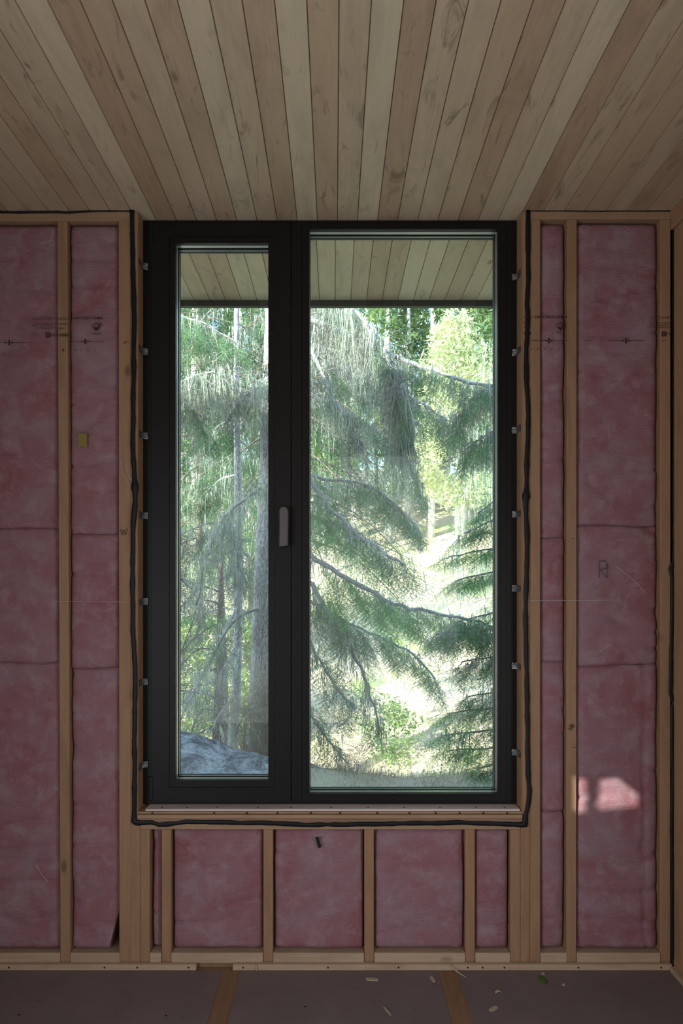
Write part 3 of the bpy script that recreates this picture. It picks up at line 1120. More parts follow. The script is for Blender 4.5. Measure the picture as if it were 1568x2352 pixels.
# creases of the film, their glints put into pale tubes
for ln in ([(118, 1381), (310, 1383)], [(1215, 1379), (1330, 1379), (1425, 1378)], [(275, 1045), (283, 1090), (300, 1118)],
           [(288, 1040), (293, 1085), (304, 1110)], [(1412, 1300), (1450, 1330), (1480, 1360)], [(1372, 1500), (1400, 1480)],
           [(84, 1985), (100, 2012), (112, 2024)], [(96, 560), (118, 555), (124, 530)]):
    pts = [(X(a), FY - 0.0015, Z(b_)) for a, b_ in ln]
    MB().tube(pts, 0.0006, 5).build('crease_glint', M['crease_glint'], film)

o = poly_flat('tape_scrap', [(724, 1922), (731, 1921), (738, 1944), (731, 1947)], 'tape', parent=None, y=PY - 0.001)
bpy.data.objects.remove(o)
mb = MB()
for yy_ in (PY - 0.0008, PY + 0.0004):
    mb.v += [(X(a), yy_, Z(b_)) for a, b_ in ((723.5, 1922), (731, 1920.5), (738, 1944.5), (731, 1947))]
mb.f = [(0, 1, 2, 3), (4, 5, 6, 7), (0, 1, 5, 4), (1, 2, 6, 5), (2, 3, 7, 6), (3, 0, 4, 7)]
tag(mb.build('tape_scrap', M['tape']), 'short strip of black tape stuck at a tilt below the window', 'tape')
mb = MB()
for yy_ in (D - 0.0012, D + 0.0002):
    mb.v += [(X(a), yy_, Z(b_)) for a, b_ in ((180.5, 995), (200, 996), (200, 1029), (191, 1025), (181, 1029))]
mb.f = [(0, 1, 2, 3, 4), (5, 6, 7, 8, 9), (0, 1, 6, 5), (1, 2, 7, 6), (2, 3, 8, 7), (3, 4, 9, 8), (4, 0, 5, 9)]
tag(mb.build('paper_tag', M['yellow']), 'small yellow-green tag on the pink insulation left of the window', 'tag')

# ------------------------------------------------------------------ floor covering and litter
def fl(px, py, z=0.0):
    y = (EYE - z) * F / (py - CY)
    return Vector(((px - CX) * y / F, y, z))


for x0, x1, lab in ((XL, -0.446, 'large grey-brown paperboard floor sheet at the left'),
                    (-0.373, 0.409, 'middle grey-brown paperboard floor sheet between the two bare plywood strips'),
                    (0.485, XR - 0.0185, 'grey-brown paperboard floor sheet at the right with the green leaf on it')):
    tag(box('floor_sheet', x0, x1, YB, D - 0.026, 0.0003, 0.0013, M['paper']), lab, 'floor covering')


def sliver(name, a, b_, wd, mat, label, cat, group=None, th=0.003, curve=0.0):
    a, b_ = fl(*a, 0.0014), fl(*b_, 0.0014)
    d = (b_ - a)
    s = Vector((-d.y, d.x, 0)).normalized() * wd / 2
    mb = MB()
    n = 5
    for k in range(n + 1):
        t = k / n
        p = a.lerp(b_, t) + Vector((0, 0, curve * math.sin(math.pi * t)))
        q = 1 - 0.35 * abs(2 * t - 1) ** 3
        for dz in (0, th):
            mb.v += [tuple(p + s * q + Vector((0, 0, dz))), tuple(p - s * q + Vector((0, 0, dz)))]
    for k in range(n):
        i = k * 4
        for (p, q) in ((0, 1), (1, 3), (3, 2), (2, 0)):
            mb.f.append((i + p, i + q, i + 4 + q, i + 4 + p))
    mb.f += [(0, 1, 3, 2), (n * 4, n * 4 + 1, n * 4 + 3, n * 4 + 2)]
    return tag(mb.build(name, mat), label, cat, group)


G = 'wood chips on the floor'
sliver('wood_chip', (840, 2249), (868, 2251), 0.018, M['chip'], 'flat pale wood chip lying level in front of the middle floor strip', 'wood chip', G)
sliver('wood_chip', (989, 2244), (997, 2256), 0.014, M['chip'], 'small pale wood chip just left of the right plywood strip', 'wood chip', G)
sliver('wood_chip', (881, 2314), (897, 2332), 0.006, M['chip'], 'thin slanting splinter in the middle of the front floor', 'wood chip', G)
sliver('wood_chip', (1125, 2322), (1141, 2313), 0.016, M['chip'], 'squarish pale wood chip right of the right plywood strip, nearest one', 'wood chip', G)
sliver('wood_chip', (1137, 2281), (1150, 2279), 0.010, M['chip'], 'small wood shaving with a curl, right of the right plywood strip', 'wood chip', G, curve=0.006)
sliver('wood_chip', (1243, 2237), (1250, 2237), 0.012, M['chip'], 'tiny pale crumb of wood just above the green leaf', 'wood chip', G)
sliver('wood_chip', (1291, 2263), (1297, 2262), 0.012, M['chip'], 'tiny pale crumb of wood right of the green leaf', 'wood chip', G)
sliver('leaf', (1238, 2253), (1254, 2250), 0.045, M['leaf'], 'small green leaf on the floor near the right wall', 'leaf', th=0.002, curve=0.004)
# splinter leaning over the nailing strip
mb = MB().tube([(X(1028), D - 0.026, 0.030), (X(1043), D - 0.045, 0.012), (X(1062), D - 0.075, 0.0035)], [0.002, 0.0028, 0.0015], 5)
tag(mb.build('splinter', M['chip']), 'long pale splinter leaning on the floor strip at the right plywood strip', 'splinter')
mb = MB().tube([(X(590), D - 0.027, 0.026), (X(591), D - 0.029, 0.014), (X(591), D - 0.030, 0.0035)], [0.002, 0.0026, 0.0012], 5)
tag(mb.build('splinter', M['chip']), 'short upright splinter on the floor strip below the second stud under the window', 'splinter')
for px, py in ((43.5, 2331), (381, 2333), (700, 2312), (1066, 2243)):
    p = fl(px, py, 0.0013)
    disc('nail_head', p, 0.0055, (0, 0, 1), M['screw'], floor_o, 0.0008)
# ------------------------------------------------------------------ ground outside
ZCX = [-6, -3, -1.45, -1.1, -0.617, -0.23, 0.3, 0.7, 1.5, 3, 6]
ZCV = [0.45, 0.22, 0.06, 0.0, -0.135, -0.17, -0.22, -0.29, -0.30, -0.15, 0.1]
YS = [6.5, 8, 10, 12, 14, 18, 24, 30, 40, 60]
ZS = [0, -0.85, -1.65, -2.25, -2.3, -1.35, 0.9, 3.4, 6.8, 11]


def gz(x, y):
    zc = np.interp(x, ZCX, ZCV)
    if y <= 6.5:
        t = max(0.0, min(1.0, (6.5 - y) / 3.5))
        z = zc - (0.75 * t ** 1.3)
    else:
        t = min(1.0, (y - 6.5) / 1.5)
        z = zc * (1 - t) + np.interp(y, YS, ZS) + (0 if y > 8 else 0)
        if y < 8:
            z = zc + (-0.85 - zc) * (t ** 1.2)
    z += 0.05 * mnoise.noise(Vector((x * 1.3, y * 1.3, 0))) + 0.02 * mnoise.noise(Vector((x * 5, y * 5, 2)))
    if y > 14:
        z += 0.35 * mnoise.noise(Vector((x * 0.16, y * 0.16, 7)))
    return float(z)


def grid_mesh(name, xs, ys, mat, zoff=0.0, kind=None, parent=None):
    vs = [(x, y, gz(x, y) + (zoff(x, y) if callable(zoff) else zoff)) for y in ys for x in xs]
    nx = len(xs)
    fs = [(j * nx + i, j * nx + i + 1, (j + 1) * nx + i + 1, (j + 1) * nx + i) for j in range(len(ys) - 1) for i in range(nx - 1)]
    o = link_mesh(name, mesh_np(name, vs, fs), mat, parent, smooth=True)
    if kind:
        o['kind'] = kind
    return o


ys = [OUT - 0.02 + 0.12 * k for k in range(30)]
ys = [y for y in ys if y < 6.4] + list(np.arange(6.4, 14, 0.3)) + list(np.arange(14, 70, 1.0))
xs = sorted(set([round(float(v), 3) for v in np.concatenate([np.arange(-40, -5, 1.5), np.arange(-5, 5, 0.16), np.arange(5, 42, 1.5)])]))
grid_mesh('ground', xs, ys, M['ground'], kind='structure')


# rock outcrop in front of the left pane
def rk(x, y):
    e = min(1, max(0, (x + 4.0) / .5)) * min(1, max(0, (-0.05 - x) / .5)) * min(1, max(0, (6.62 - y) / .08)) * min(1, max(0, (y - 4.4) / .4))
    r = abs(mnoise.noise(Vector((x * 1.1 + y * .7, y * 3.4 - x * .9, 4)))) * 0.09 + 0.03 * mnoise.noise(Vector((x * 5, y * 9, 5)))
    return -0.03 + e * (0.06 + r)


tag(grid_mesh('rock_outcrop', list(np.arange(-4.2, 0.2, 0.045)), list(np.arange(4.3, 6.68, 0.04)), M['rock'], rk),
    'grey weathered rock outcrop sloping down to the right beyond the left pane', 'rock')

# ------------------------------------------------------------------ foliage


def tw(nshoot=9, nneed=11, seed=0, flat=0.25):
    """a spruce twig of length 1 along +x; array (n,3,3)"""
    r = np.random.default_rng(seed)
    T = []

    def shoot(p0, d, L, nn, nl):
        d = d / np.linalg.norm(d)
        side = np.cross(d, (0, 0, 1.0)); side /= np.linalg.norm(side)
        up = np.cross(side, d)
        wv = side * 0.006
        T.append([p0 - wv, p0 + wv, p0 + d * L])
        for k in range(nn):
            t = (k + 0.5) / nn
            p = p0 + d * L * t
            for s in (-1, 1):
                ang = r.uniform(0.6, 1.0)
                nd = d * math.cos(ang) + side * s * math.sin(ang) + up * r.uniform(-flat, 0.45)
                nlL = nl * r.uniform(.75, 1.1) * (1 - .35 * t)
                q = p + nd * nlL
                b2 = d * nl * 0.13
                T.append([p - b2, p + b2, q])
    shoot(np.zeros(3), np.array([1.0, 0, -.04]), 1.0, nneed + 6, 0.075)
    for k in range(nshoot):
        t = 0.08 + 0.84 * k / nshoot
        s = 1 if k % 2 else -1
        L = 0.50 * (1 - t) + 0.10
        a = r.uniform(0.7, 0.95)
        shoot(np.array([t, 0, -.04 * t]), np.array([math.cos(a), s * math.sin(a), r.uniform(-.25, .05)]), L, max(3, int(nneed * L / .45)), 0.075)
    return np.array(T)


TW = [tw(8, 9, s) for s in range(4)]
TWC = [tw(5, 4, s + 10) for s in range(4)]      # coarse, for trees further off
TWC = [t * 1.0 for t in TWC]
for t in TWC:
    pass


class Acc:
    """collects triangles"""
    def __init__(self):
        self.a = []

    def add(self, T):
        self.a.append(T.reshape(-1, 3, 3))

    def arr(self):
        return np.concatenate(self.a) if self.a else np.zeros((0, 3, 3))


def frame_of(d, roll=0.0):
    d = d / np.linalg.norm(d)
    up = np.array([0, 0, 1.0])
    if abs(d[2]) > .92:
        up = np.array([0.3, 1.0, 0.1])
    s = np.cross(up, d); s /= np.linalg.norm(s)
    u = np.cross(d, s)
    c, sn = math.cos(roll), math.sin(roll)
    return np.stack([d, s * c + u * sn, u * c - s * sn])


def put(acc, T, p, d, sc, roll=0.0):
    R = frame_of(d, roll) * sc
    acc.add(T.reshape(-1, 3) @ R + p)


def strand(acc, p, L, r, wd=0.004, curl=0.12, nseg=4):
    p = np.array(p, float)
    d = np.array([r.normal(0, curl), r.normal(0, curl), -1.0])
    side = r.normal(0, 1, 3); side[2] = 0
    side /= np.linalg.norm(side) + 1e-6
    pts = [p]
    for k in range(nseg):
        d = d + np.array([r.normal(0, curl), r.normal(0, curl), 0]) * .6
        pts.append(pts[-1] + d / np.linalg.norm(d) * L / nseg)
    T = []
    for k in range(nseg):
        w0, w1 = wd * (1 - k / nseg), wd * (1 - (k + 1) / nseg)
        a, b = pts[k], pts[k + 1]
        T.append([a - side * w0, a + side * w0, b + side * w1])
        if k < nseg - 1:
            T.append([a - side * w0, b + side * w1, b - side * w1])
    acc.add(np.array(T))


def line_tri(acc, a, b, wd, r):
    d = b - a
    s = np.cross(d, r.normal(0, 1, 3)); s /= np.linalg.norm(s) + 1e-9
    acc.add(np.array([[a - s * wd, a + s * wd, b + s * wd * .4], [a - s * wd, b + s * wd * .4, b - s * wd * .4]]))


def dead(acc, p, d, L, r, lvl=2, wd=0.0035, n=4):
    """bare, curling twig that forks"""
    p = np.array(p, float)
    d = d / np.linalg.norm(d)
    for k in range(n):
        d2 = d + r.normal(0, .16, 3) + np.array([0, 0, -.05])
        d = d2 / np.linalg.norm(d2)
        q = p + d * L / n
        if lvl:
            line_tri(acc, p, q, wd * (1 - .12 * k), r)
        else:
            sd_ = r.normal(0, wd, 3)
            acc.add(np.array([[p - sd_, p + sd_, q]]))
        if lvl > 0:
            for s in range(2):
                e = d + r.normal(0, .75, 3)
                dead(acc, q, e, L * r.uniform(.3, .5), r, lvl - 1, wd * .62, 4 if lvl == 2 else 3)
        p = q


def polyline(pts, n):
    P = np.array([list(p) for p in pts], float)
    seg = np.linalg.norm(np.diff(P, axis=0), axis=1)
    t = np.concatenate([[0], np.cumsum(seg)])
    u = np.linspace(0, t[-1], n)
    # smooth with a Catmull-like pass
    Q = np.stack([np.interp(u, t, P[:, k]) for k in range(3)], 1)
    for _ in range(2):
        Q[1:-1] = (Q[:-2] + 2 * Q[1:-1] + Q[2:]) / 4
    return Q, t[-1]


def bough(tree, pts, r0, r1, seed, leaf=(0.3, 1.0), blen=0.5, droop=0.7, step=0.06, lich=0, lichL=(.08, .3), deadn=0, mat='needle',
          bmat='limb', tsc=0.24, coarse=False, up=0.0, name='branch', dens=1.0, lmat='lichen', side=None):
    """limb along pts (world) with side branchlets, hanging lichen and bare twigs; parts of the tree"""
    r = np.random.default_rng(seed)
    Q, L = polyline(pts, max(6, int(L0(pts) / 0.09)))
    nq = len(Q)
    Q[1:-1] += r.normal(0, r0 * .35, (nq - 2, 3))
    mb = MB().tube([tuple(q) for q in Q], [r0 + (r1 - r0) * k / (nq - 1) for k in range(nq)], 7)
    br = mb.build(name, M[bmat], tree, smooth=True)
    fol, lic, dd = Acc(), Acc(), Acc()
    TT = TWC if coarse else TW

    def at(t):
        x = t * (nq - 1); k = min(int(x), nq - 2)
        return Q[k] + (Q[k + 1] - Q[k]) * (x - k), (Q[k + 1] - Q[k]) / (np.linalg.norm(Q[k + 1] - Q[k]) + 1e-9)
    if leaf:
        n = int(L * (leaf[1] - leaf[0]) / step * dens * 1.3)
        for k in range(n):
            t = leaf[0] + (leaf[1] - leaf[0]) * (k + r.random()) / n
            p, d = at(t)
            h = np.cross(d, (0, 0, 1.0)); h /= np.linalg.norm(h) + 1e-9
            s = (1 if k % 2 else -1) if side is None else side
            e = d * r.uniform(.5, .9) + h * s * r.uniform(.5, 1.0) + np.array([0, 0, r.uniform(-.25, .1) + up])
            e /= np.linalg.norm(e)
            bl = blen * r.uniform(.6, 1.15) * (1 - .55 * t * (leaf[1] > .95))
            m_ = max(2, int(bl / (tsc * .42)))
            pp = p.copy(); ee = e.copy()
            for j in range(m_):
                ee = ee + np.array([0, 0, -droop * .38 / m_ * (j + 1)]); ee /= np.linalg.norm(ee)
                q = pp + ee * bl / m_
                line_tri(dd, pp, q, 0.003, r)
                for s2 in (-1, 1):
                    hh = np.cross(ee, (0, 0, 1.0)); hh /= np.linalg.norm(hh) + 1e-9
                    f = ee * .8 + hh * s2 * r.uniform(.3, .8) + np.array([0, 0, -droop * r.uniform(.1, .6)])
                    if r.random() < .85:
                        put(fol, TT[r.integers(4)], q, f, tsc * r.uniform(.7, 1.15), r.uniform(-.5, .5))
                pp = q
            put(fol, TT[r.integers(4)], pp, ee, tsc * r.uniform(.8, 1.2), r.uniform(-.4, .4))
            if lich and r.random() < .5:
                for _ in range(3):
                    strand(lic, p + e * bl * r.random() + r.normal(0, .02, 3), r.uniform(*lichL) * .7, r)
    for k in range(int(lich * L * 1.7)):
        p, d = at(r.random())
        c = p + r.normal(0, .05, 3) * np.array([1, 1, .5])
        Lc = r.uniform(*lichL)
        for _ in range(r.integers(3, 8)):
            strand(lic, c + r.normal(0, .014, 3), Lc * r.uniform(.4, 1.1), r, wd=r.uniform(.0025, .0075))
    for k in range(int(deadn * L * 1.8)):
        p, d = at(r.random())
        e = d * .3 + r.normal(0, .5, 3) + np.array([0, 0, -.75])
        dead(dd, p, e, r.uniform(.18, .5), r)
    if fol.a:
        soup('foliage', fol.arr(), M[mat], br)
    if lic.a:
        soup('lichen', lic.arr(), M[lmat], br)
    if dd.a:
        soup('twigs', dd.arr(), M['twig'], br)
    return br


def L0(pts):
    P = np.array([list(p) for p in pts], float)
    return float(np.linalg.norm(np.diff(P, axis=0), axis=1).sum())


def path(lst):
    """[(px, py, distance)...] -> world points"""
    return [tuple(W(a, b, c)) for a, b, c in lst]


def trunk(tree, pts, radii, mat='bark', seg=20):
    Q, L = polyline(pts, max(8, int(L0(pts) / .12)))
    n = len(Q)
    rr = np.interp(np.linspace(0, 1, n), np.linspace(0, 1, len(radii)), radii)
    mb = MB().tube([tuple(q) for q in Q], [float(v) for v in rr], seg)
    for k, v in enumerate(mb.v):
        q = Vector(v)
        c = Vector(Q[min(k // seg, n - 1)])
        d = (q - c)
        mb.v[k] = tuple(c + d * (1 + .10 * mnoise.noise(Vector((q.x * 14, q.y * 14, q.z * 5)))))
    return mb.build('trunk', M[mat], tree, smooth=True)


# ---- the big spruce whose trunk stands behind the mullion
T7 = 7.2
tA = empty('spruce_tree', (X(636, T7), T7, gz(X(636, T7), T7)))
tag(tA, 'grey-barked spruce whose thick trunk stands right of the left pane, lichen on its boughs', 'tree')
trunk(tA, [(X(620, T7), T7, gz(X(620, T7), T7) - .1)] + path([(622, 1650, T7), (627, 1400, T7), (632, 1150, T7), (637, 950, T7), (642, 650, T7), (650, 300, T7), (655, -200, T7)]),
      [.27, .215, .19, .165, .14, .125, .11, .07])
# boughs seen through the right pane
bough(tA, path([(645, 690, T7), (720, 736, 7.0), (860, 800, 6.8), (1000, 855, 6.6), (1150, 892, 6.4)]), .034, .014, 1, leaf=(.55, 1), blen=.42, droop=1.3, lich=16, lichL=(.15, .55), deadn=6)
bough(tA, path([(645, 560, T7), (720, 620, 6.9), (805, 703, 6.7), (862, 765, 6.6), (900, 850, 6.5), (930, 960, 6.5)]), .024, .012, 2, leaf=(.6, 1), blen=.3, droop=1.4, lich=34, lichL=(.2, .75), deadn=18, dens=.4)
bough(tA, path([(645, 740, T7), (711, 800, 6.7), (770, 920, 6.5), (832, 1022, 6.4)]), .026, .012, 3, leaf=(.3, .6), blen=.3, dens=.35, lich=22, lichL=(.12, .5), deadn=22)
bough(tA, path([(640, 1000, T7), (715, 1108, 7.0), (765, 1175, 6.9), (830, 1235, 6.7), (930, 1300, 6.5)]), .030, .012, 4, leaf=(.25, 1), blen=.45, droop=1.0, lich=14, lichL=(.1, .35), deadn=5)
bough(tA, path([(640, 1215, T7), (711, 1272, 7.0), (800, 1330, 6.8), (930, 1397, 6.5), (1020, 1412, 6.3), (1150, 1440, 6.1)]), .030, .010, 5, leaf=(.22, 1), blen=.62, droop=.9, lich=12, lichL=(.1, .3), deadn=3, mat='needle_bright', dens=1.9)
bough(tA, path([(640, 1270, T7), (711, 1340, 6.9), (780, 1440, 6.7), (830, 1545, 6.6), (858, 1610, 6.6), (868, 1690, 6.6)]), .032, .008, 6, leaf=(.2, .62), blen=.42, droop=1.3, lich=22, lichL=(.2, .55), deadn=10, dens=.8)
bough(tA, path([(640, 1380, T7), (711, 1470, 7.0), (760, 1560, 6.9), (815, 1630, 6.8)]), .022, .008, 7, leaf=(.3, 1), blen=.42, droop=.9, lich=14, lichL=(.1, .35), deadn=5, dens=.9)
bough(tA, path([(640, 1540, T7), (711, 1640, 6.9), (760, 1710, 6.8), (800, 1755, 6.7)]), .018, .007, 8, leaf=(.3, 1), blen=.35, droop=.8, lich=16, lichL=(.1, .3), deadn=8, dens=.8)
bough(tA, path([(645, 860, T7), (720, 915, 7.3), (820, 960, 7.5), (930, 1040, 7.7), (960, 1120, 7.7)]), .028, .012, 9, leaf=(.2, 1), blen=.5, droop=1.4, lich=22, lichL=(.2, .6), deadn=16, dens=.8)
bough(tA, path([(640, 1060, T7), (740, 1100, 7.5), (840, 1110, 7.7), (900, 1150, 7.7), (960, 1215, 7.7)]), .022, .01, 10, leaf=(.3, 1), blen=.45, droop=1.3, lich=22, lichL=(.15, .5), deadn=14)
bough(tA, path([(645, 760, T7), (780, 830, 7.6), (930, 905, 7.7), (1060, 985, 7.8), (1140, 1010, 7.8)]), .026, .01, 11, leaf=(.3, 1), blen=.55, droop=1.5, lich=24, lichL=(.25, .75), deadn=14)
bough(tA, path([(645, 700, T7), (780, 760, 6.9), (868, 800, 6.7), (905, 870, 6.6), (925, 960, 6.6), (940, 1030, 6.6)]), .02, .008, 12, leaf=None, lich=50, lichL=(.3, .85), deadn=40)
bough(tA, path([(640, 1130, T7), (720, 1190, 7.4), (800, 1215, 7.6), (880, 1290, 7.7)]), .022, .01, 13, leaf=(.15, 1), blen=.5, droop=.9, lich=10, lichL=(.1, .35), deadn=5, mat='needle_bright')
bough(tA, path([(640, 1330, T7), (740, 1400, 7.5), (840, 1450, 7.7), (950, 1500, 7.8), (1000, 1560, 7.8)]), .022, .01, 14, leaf=(.15, 1), blen=.6, droop=1.1, lich=14, lichL=(.1, .4), deadn=8, dens=1.2)
# boughs seen through the left pane
bough(tA, path([(640, 800, T7), (605, 850, 7.0), (572, 905, 6.9), (540, 935, 6.9), (520, 975, 6.9)]), .026, .014, 21, leaf=(.5, 1), blen=.3, lich=14, lichL=(.1, .35), deadn=10, dens=.5, bmat='bark_brown')
bough(tA, path([(636, 1095, T7), (597, 1124, 6.9), (552, 1150, 6.8), (505, 1200, 6.8), (478, 1260, 6.8), (462, 1330, 6.8), (450, 1390, 6.8)]), .018, .010, 22, leaf=None, lich=70, lichL=(.05, .22), deadn=4)
bough(tA, path([(520, 1200, 6.8), (540, 1240, 6.7), (548, 1290, 6.7), (540, 1350, 6.7)]), .010, .005, 23, leaf=None, lich=40, lichL=(.1, .45), deadn=26)
bough(tA, path([(620, 1395, T7), (580, 1400, 7.0), (545, 1418, 6.9), (512, 1455, 6.9), (490, 1510, 6.9), (450, 1570, 6.9)]), .016, .008, 24, leaf=(.3, .6), blen=.22, dens=.5, lich=24, lichL=(.06, .22), deadn=6)
bough(tA, path([(636, 930, T7), (600, 958, 6.8), (575, 985, 6.7)]), .010, .004, 25, leaf=None, lich=26, lichL=(.05, .2), deadn=14)
bough(tA, path([(616, 1560, T7), (580, 1600, 6.9), (552, 1650, 6.8), (538, 1700, 6.8)]), .014, .006, 26, leaf=None, lich=14, lichL=(.05, .2), deadn=8)
bough(tA, path([(636, 860, T7), (608, 872, 6.6), (585, 900, 6.5)]), .009, .004, 27, leaf=None, lich=40, lichL=(.08, .3), deadn=14)

# ---- slim dead stems left of the trunk
T8 = 8.0
tB = empty('slim_spruce', (X(533, T8), T8, gz(X(533, T8), T8)))
tag(tB, 'slim lichen-flecked grey spruce directly left of the thick trunk', 'tree')
trunk(tB, [(X(528, T8), T8, gz(X(528, T8), T8) - .1)] + path([(540, 1640, T8), (545, 1500, T8), (548, 1350, T8), (546, 1100, T8), (543, 900, T8), (543, 500, T8)]), [.075, .06, .05, .045, .036, .03, .02], seg=12)
bough(tB, path([(546, 1395, T8), (528, 1430, 7.8), (505, 1480, 7.7), (470, 1545, 7.6), (430, 1620, 7.5)]), .022, .008, 31, leaf=None, lich=14, lichL=(.08, .3), deadn=8)
bough(tB, path([(545, 1490, T8), (512, 1530, 7.8), (470, 1600, 7.7)]), .012, .005, 32, leaf=None, lich=20, lichL=(.1, .35), deadn=14)
bough(tB, path([(540, 1600, T8), (500, 1640, 7.8), (475, 1700, 7.7)]), .012, .005, 33, leaf=None, lich=12, lichL=(.08, .25), deadn=8)
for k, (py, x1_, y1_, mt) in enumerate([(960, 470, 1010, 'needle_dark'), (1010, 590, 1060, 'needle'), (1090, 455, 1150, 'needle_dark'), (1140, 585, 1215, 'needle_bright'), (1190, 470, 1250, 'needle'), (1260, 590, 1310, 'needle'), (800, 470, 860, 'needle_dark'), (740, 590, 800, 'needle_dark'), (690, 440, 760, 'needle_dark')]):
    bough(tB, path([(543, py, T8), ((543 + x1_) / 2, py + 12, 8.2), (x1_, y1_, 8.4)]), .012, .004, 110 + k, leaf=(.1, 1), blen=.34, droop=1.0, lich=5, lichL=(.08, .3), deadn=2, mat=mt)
tC = empty('brown_spruce', (X(505, 8.8), 8.8, gz(X(505, 8.8), 8.8)))
tag(tC, 'brown-barked trunk in the left pane, second left of the thick grey trunk', 'tree')
trunk(tC, [(X(505, 8.8), 8.8, gz(X(505, 8.8), 8.8) - .1)] + path([(508, 1600, 8.8), (508, 1400, 8.8), (507, 1300, 8.8), (506, 1200, 8.8)]), [.13, .105, .075, .04, .01], 'bark_brown', seg=14)
for k, (py, s, dy) in enumerate([(1360, -1, .1), (1430, -1, .16), (1500, -1, .08), (1560, -1, .02), (1610, -1, -.05), (1660, -1, .12), (1330, 1, .15), (1460, 1, .1), (1390, -1, .3), (1530, -1, .3), (1640, -1, .3)]):
    bough(tC, path([(507, py, 8.8), (507 + s * 45, py + 20 * (1 if k % 2 else -1), 8.6), (507 + s * 105, py + int(dy * 500), 8.5)]), .013, .004, 40 + k, leaf=None, lich=2, lichL=(.05, .2), deadn=16, bmat='bark_brown')
bough(tC, path([(507, 1400, 8.8), (480, 1405, 8.6), (455, 1415, 8.4)]), .014, .006, 52, leaf=(.1, 1), blen=.35, mat='needle_bright', droop=.5)
bough(tC, path([(507, 1395, 8.8), (540, 1400, 8.6), (580, 1425, 8.4)]), .014, .006, 53, leaf=(.1, 1), blen=.35, mat='needle_bright', droop=.5)

# arching lichened branch at the left pane's edge, from a tree outside the view
tG = empty('larch_tree', (X(300, 7.0), 7.0, gz(X(300, 7.0), 7.0)))
tag(tG, 'lichen-hung tree whose arching pale branches enter the left pane from its left edge', 'tree')
trunk(tG, [(X(290, 7.0), 7.0, gz(X(290, 7.0), 7.0) - .1)] + path([(300, 1200, 7), (310, 800, 7), (320, 300, 7)]), [.13, .11, .09, .06])
bough(tG, path([(310, 930, 7.0), (405, 885, 6.9), (452, 858, 6.8), (512, 850, 6.8), (545, 874, 6.8), (548, 905, 6.8)]), .018, .006, 61, leaf=None, lich=70, lichL=(.15, .62), deadn=22)
bough(tG, path([(440, 862, 6.8), (480, 885, 6.8), (530, 905, 6.8)]), .010, .005, 62, leaf=None, lich=40, lichL=(.1, .5), deadn=16)
bough(tG, path([(300, 880, 7.0), (400, 905, 6.9), (440, 930, 6.9), (470, 1000, 6.9)]), .020, .010, 63, leaf=(.4, 1), blen=.3, lich=24, lichL=(.15, .5), deadn=14, dens=.6)
bough(tG, path([(300, 1290, 7.0), (400, 1240, 6.9), (450, 1205, 6.9), (490, 1200, 6.9)]), .012, .005, 64, leaf=None, lich=16, lichL=(.08, .3), deadn=20)
bough(tG, path([(300, 1330, 7.0), (400, 1310, 6.9), (450, 1360, 6.9), (470, 1420, 6.9)]), .014, .006, 65, leaf=None, lich=12, lichL=(.12, .3), deadn=16)
bough(tG, path([(300, 700, 7.0), (400, 720, 6.9), (480, 745, 6.9), (560, 800, 6.9)]), .016, .006, 66, leaf=(.2, 1), blen=.35, droop=1.4, lich=10, lichL=(.1, .35), deadn=6, dens=1.1)

# ---- spruce whose branches reach in from the right edge
T6 = 6.0
tF = empty('young_spruce', (X(1420, T6), T6, gz(X(1420, T6), T6)))
tag(tF, 'spruce reaching into the right pane from the right, layered green boughs', 'tree')
trunk(tF, [(X(1420, T6), T6, gz(X(1420, T6), T6) - .1)] + path([(1420, 1500, T6), (1418, 1100, T6), (1415, 700, T6)]), [.11, .09, .07, .03])
for k, (y0_, x1_, y1_, bl, dr_) in enumerate([(1120, 1095, 1180, .3, .8), (1170, 1065, 1225, .34, .9), (1250, 1030, 1278, .42, .5), (1300, 1045, 1335, .38, .6), (1395, 1040, 1430, .5, 1.1),
                                              (1440, 1000, 1455, .45, 1.2), (1500, 1060, 1520, .45, 1.4), (1585, 1075, 1600, .4, 1.0), (1620, 1025, 1640, .40, .6), (1670, 1015, 1690, .42, .6), (1715, 1030, 1725, .40, .6), (1745, 1090, 1765, .3, .6)]):
    bough(tF, path([(1420, y0_ - 40, T6), (1280, y0_ - 10, 5.9), (1180, y0_, 5.85), (x1_, y1_, 5.8)]), .016, .005, 70 + k, leaf=(.35, 1), blen=bl * .8, droop=dr_,
          lich=6 if k not in (5, 6, 7) else 22, lichL=(.06, .3), deadn=3 if k not in (5, 6, 7) else 12, tsc=.19, dens=1.5, mat='needle_bright' if k in (2, 3, 8, 9, 10) else 'needle')
bough(tF, path([(1420, 830, T6), (1250, 860, 6.2), (1139, 880, 6.3), (1080, 905, 6.4), (1050, 960, 6.4)]), .014, .006, 90, leaf=(.4, 1), blen=.4, droop=1.5, lich=26, lichL=(.2, .7), deadn=16)
bough(tF, path([(1420, 930, T6), (1250, 960, 6.2), (1130, 985, 6.3), (1060, 1040, 6.4)]), .014, .006, 91, leaf=(.4, 1), blen=.4, droop=1.5, lich=34, lichL=(.2, .75), deadn=16)


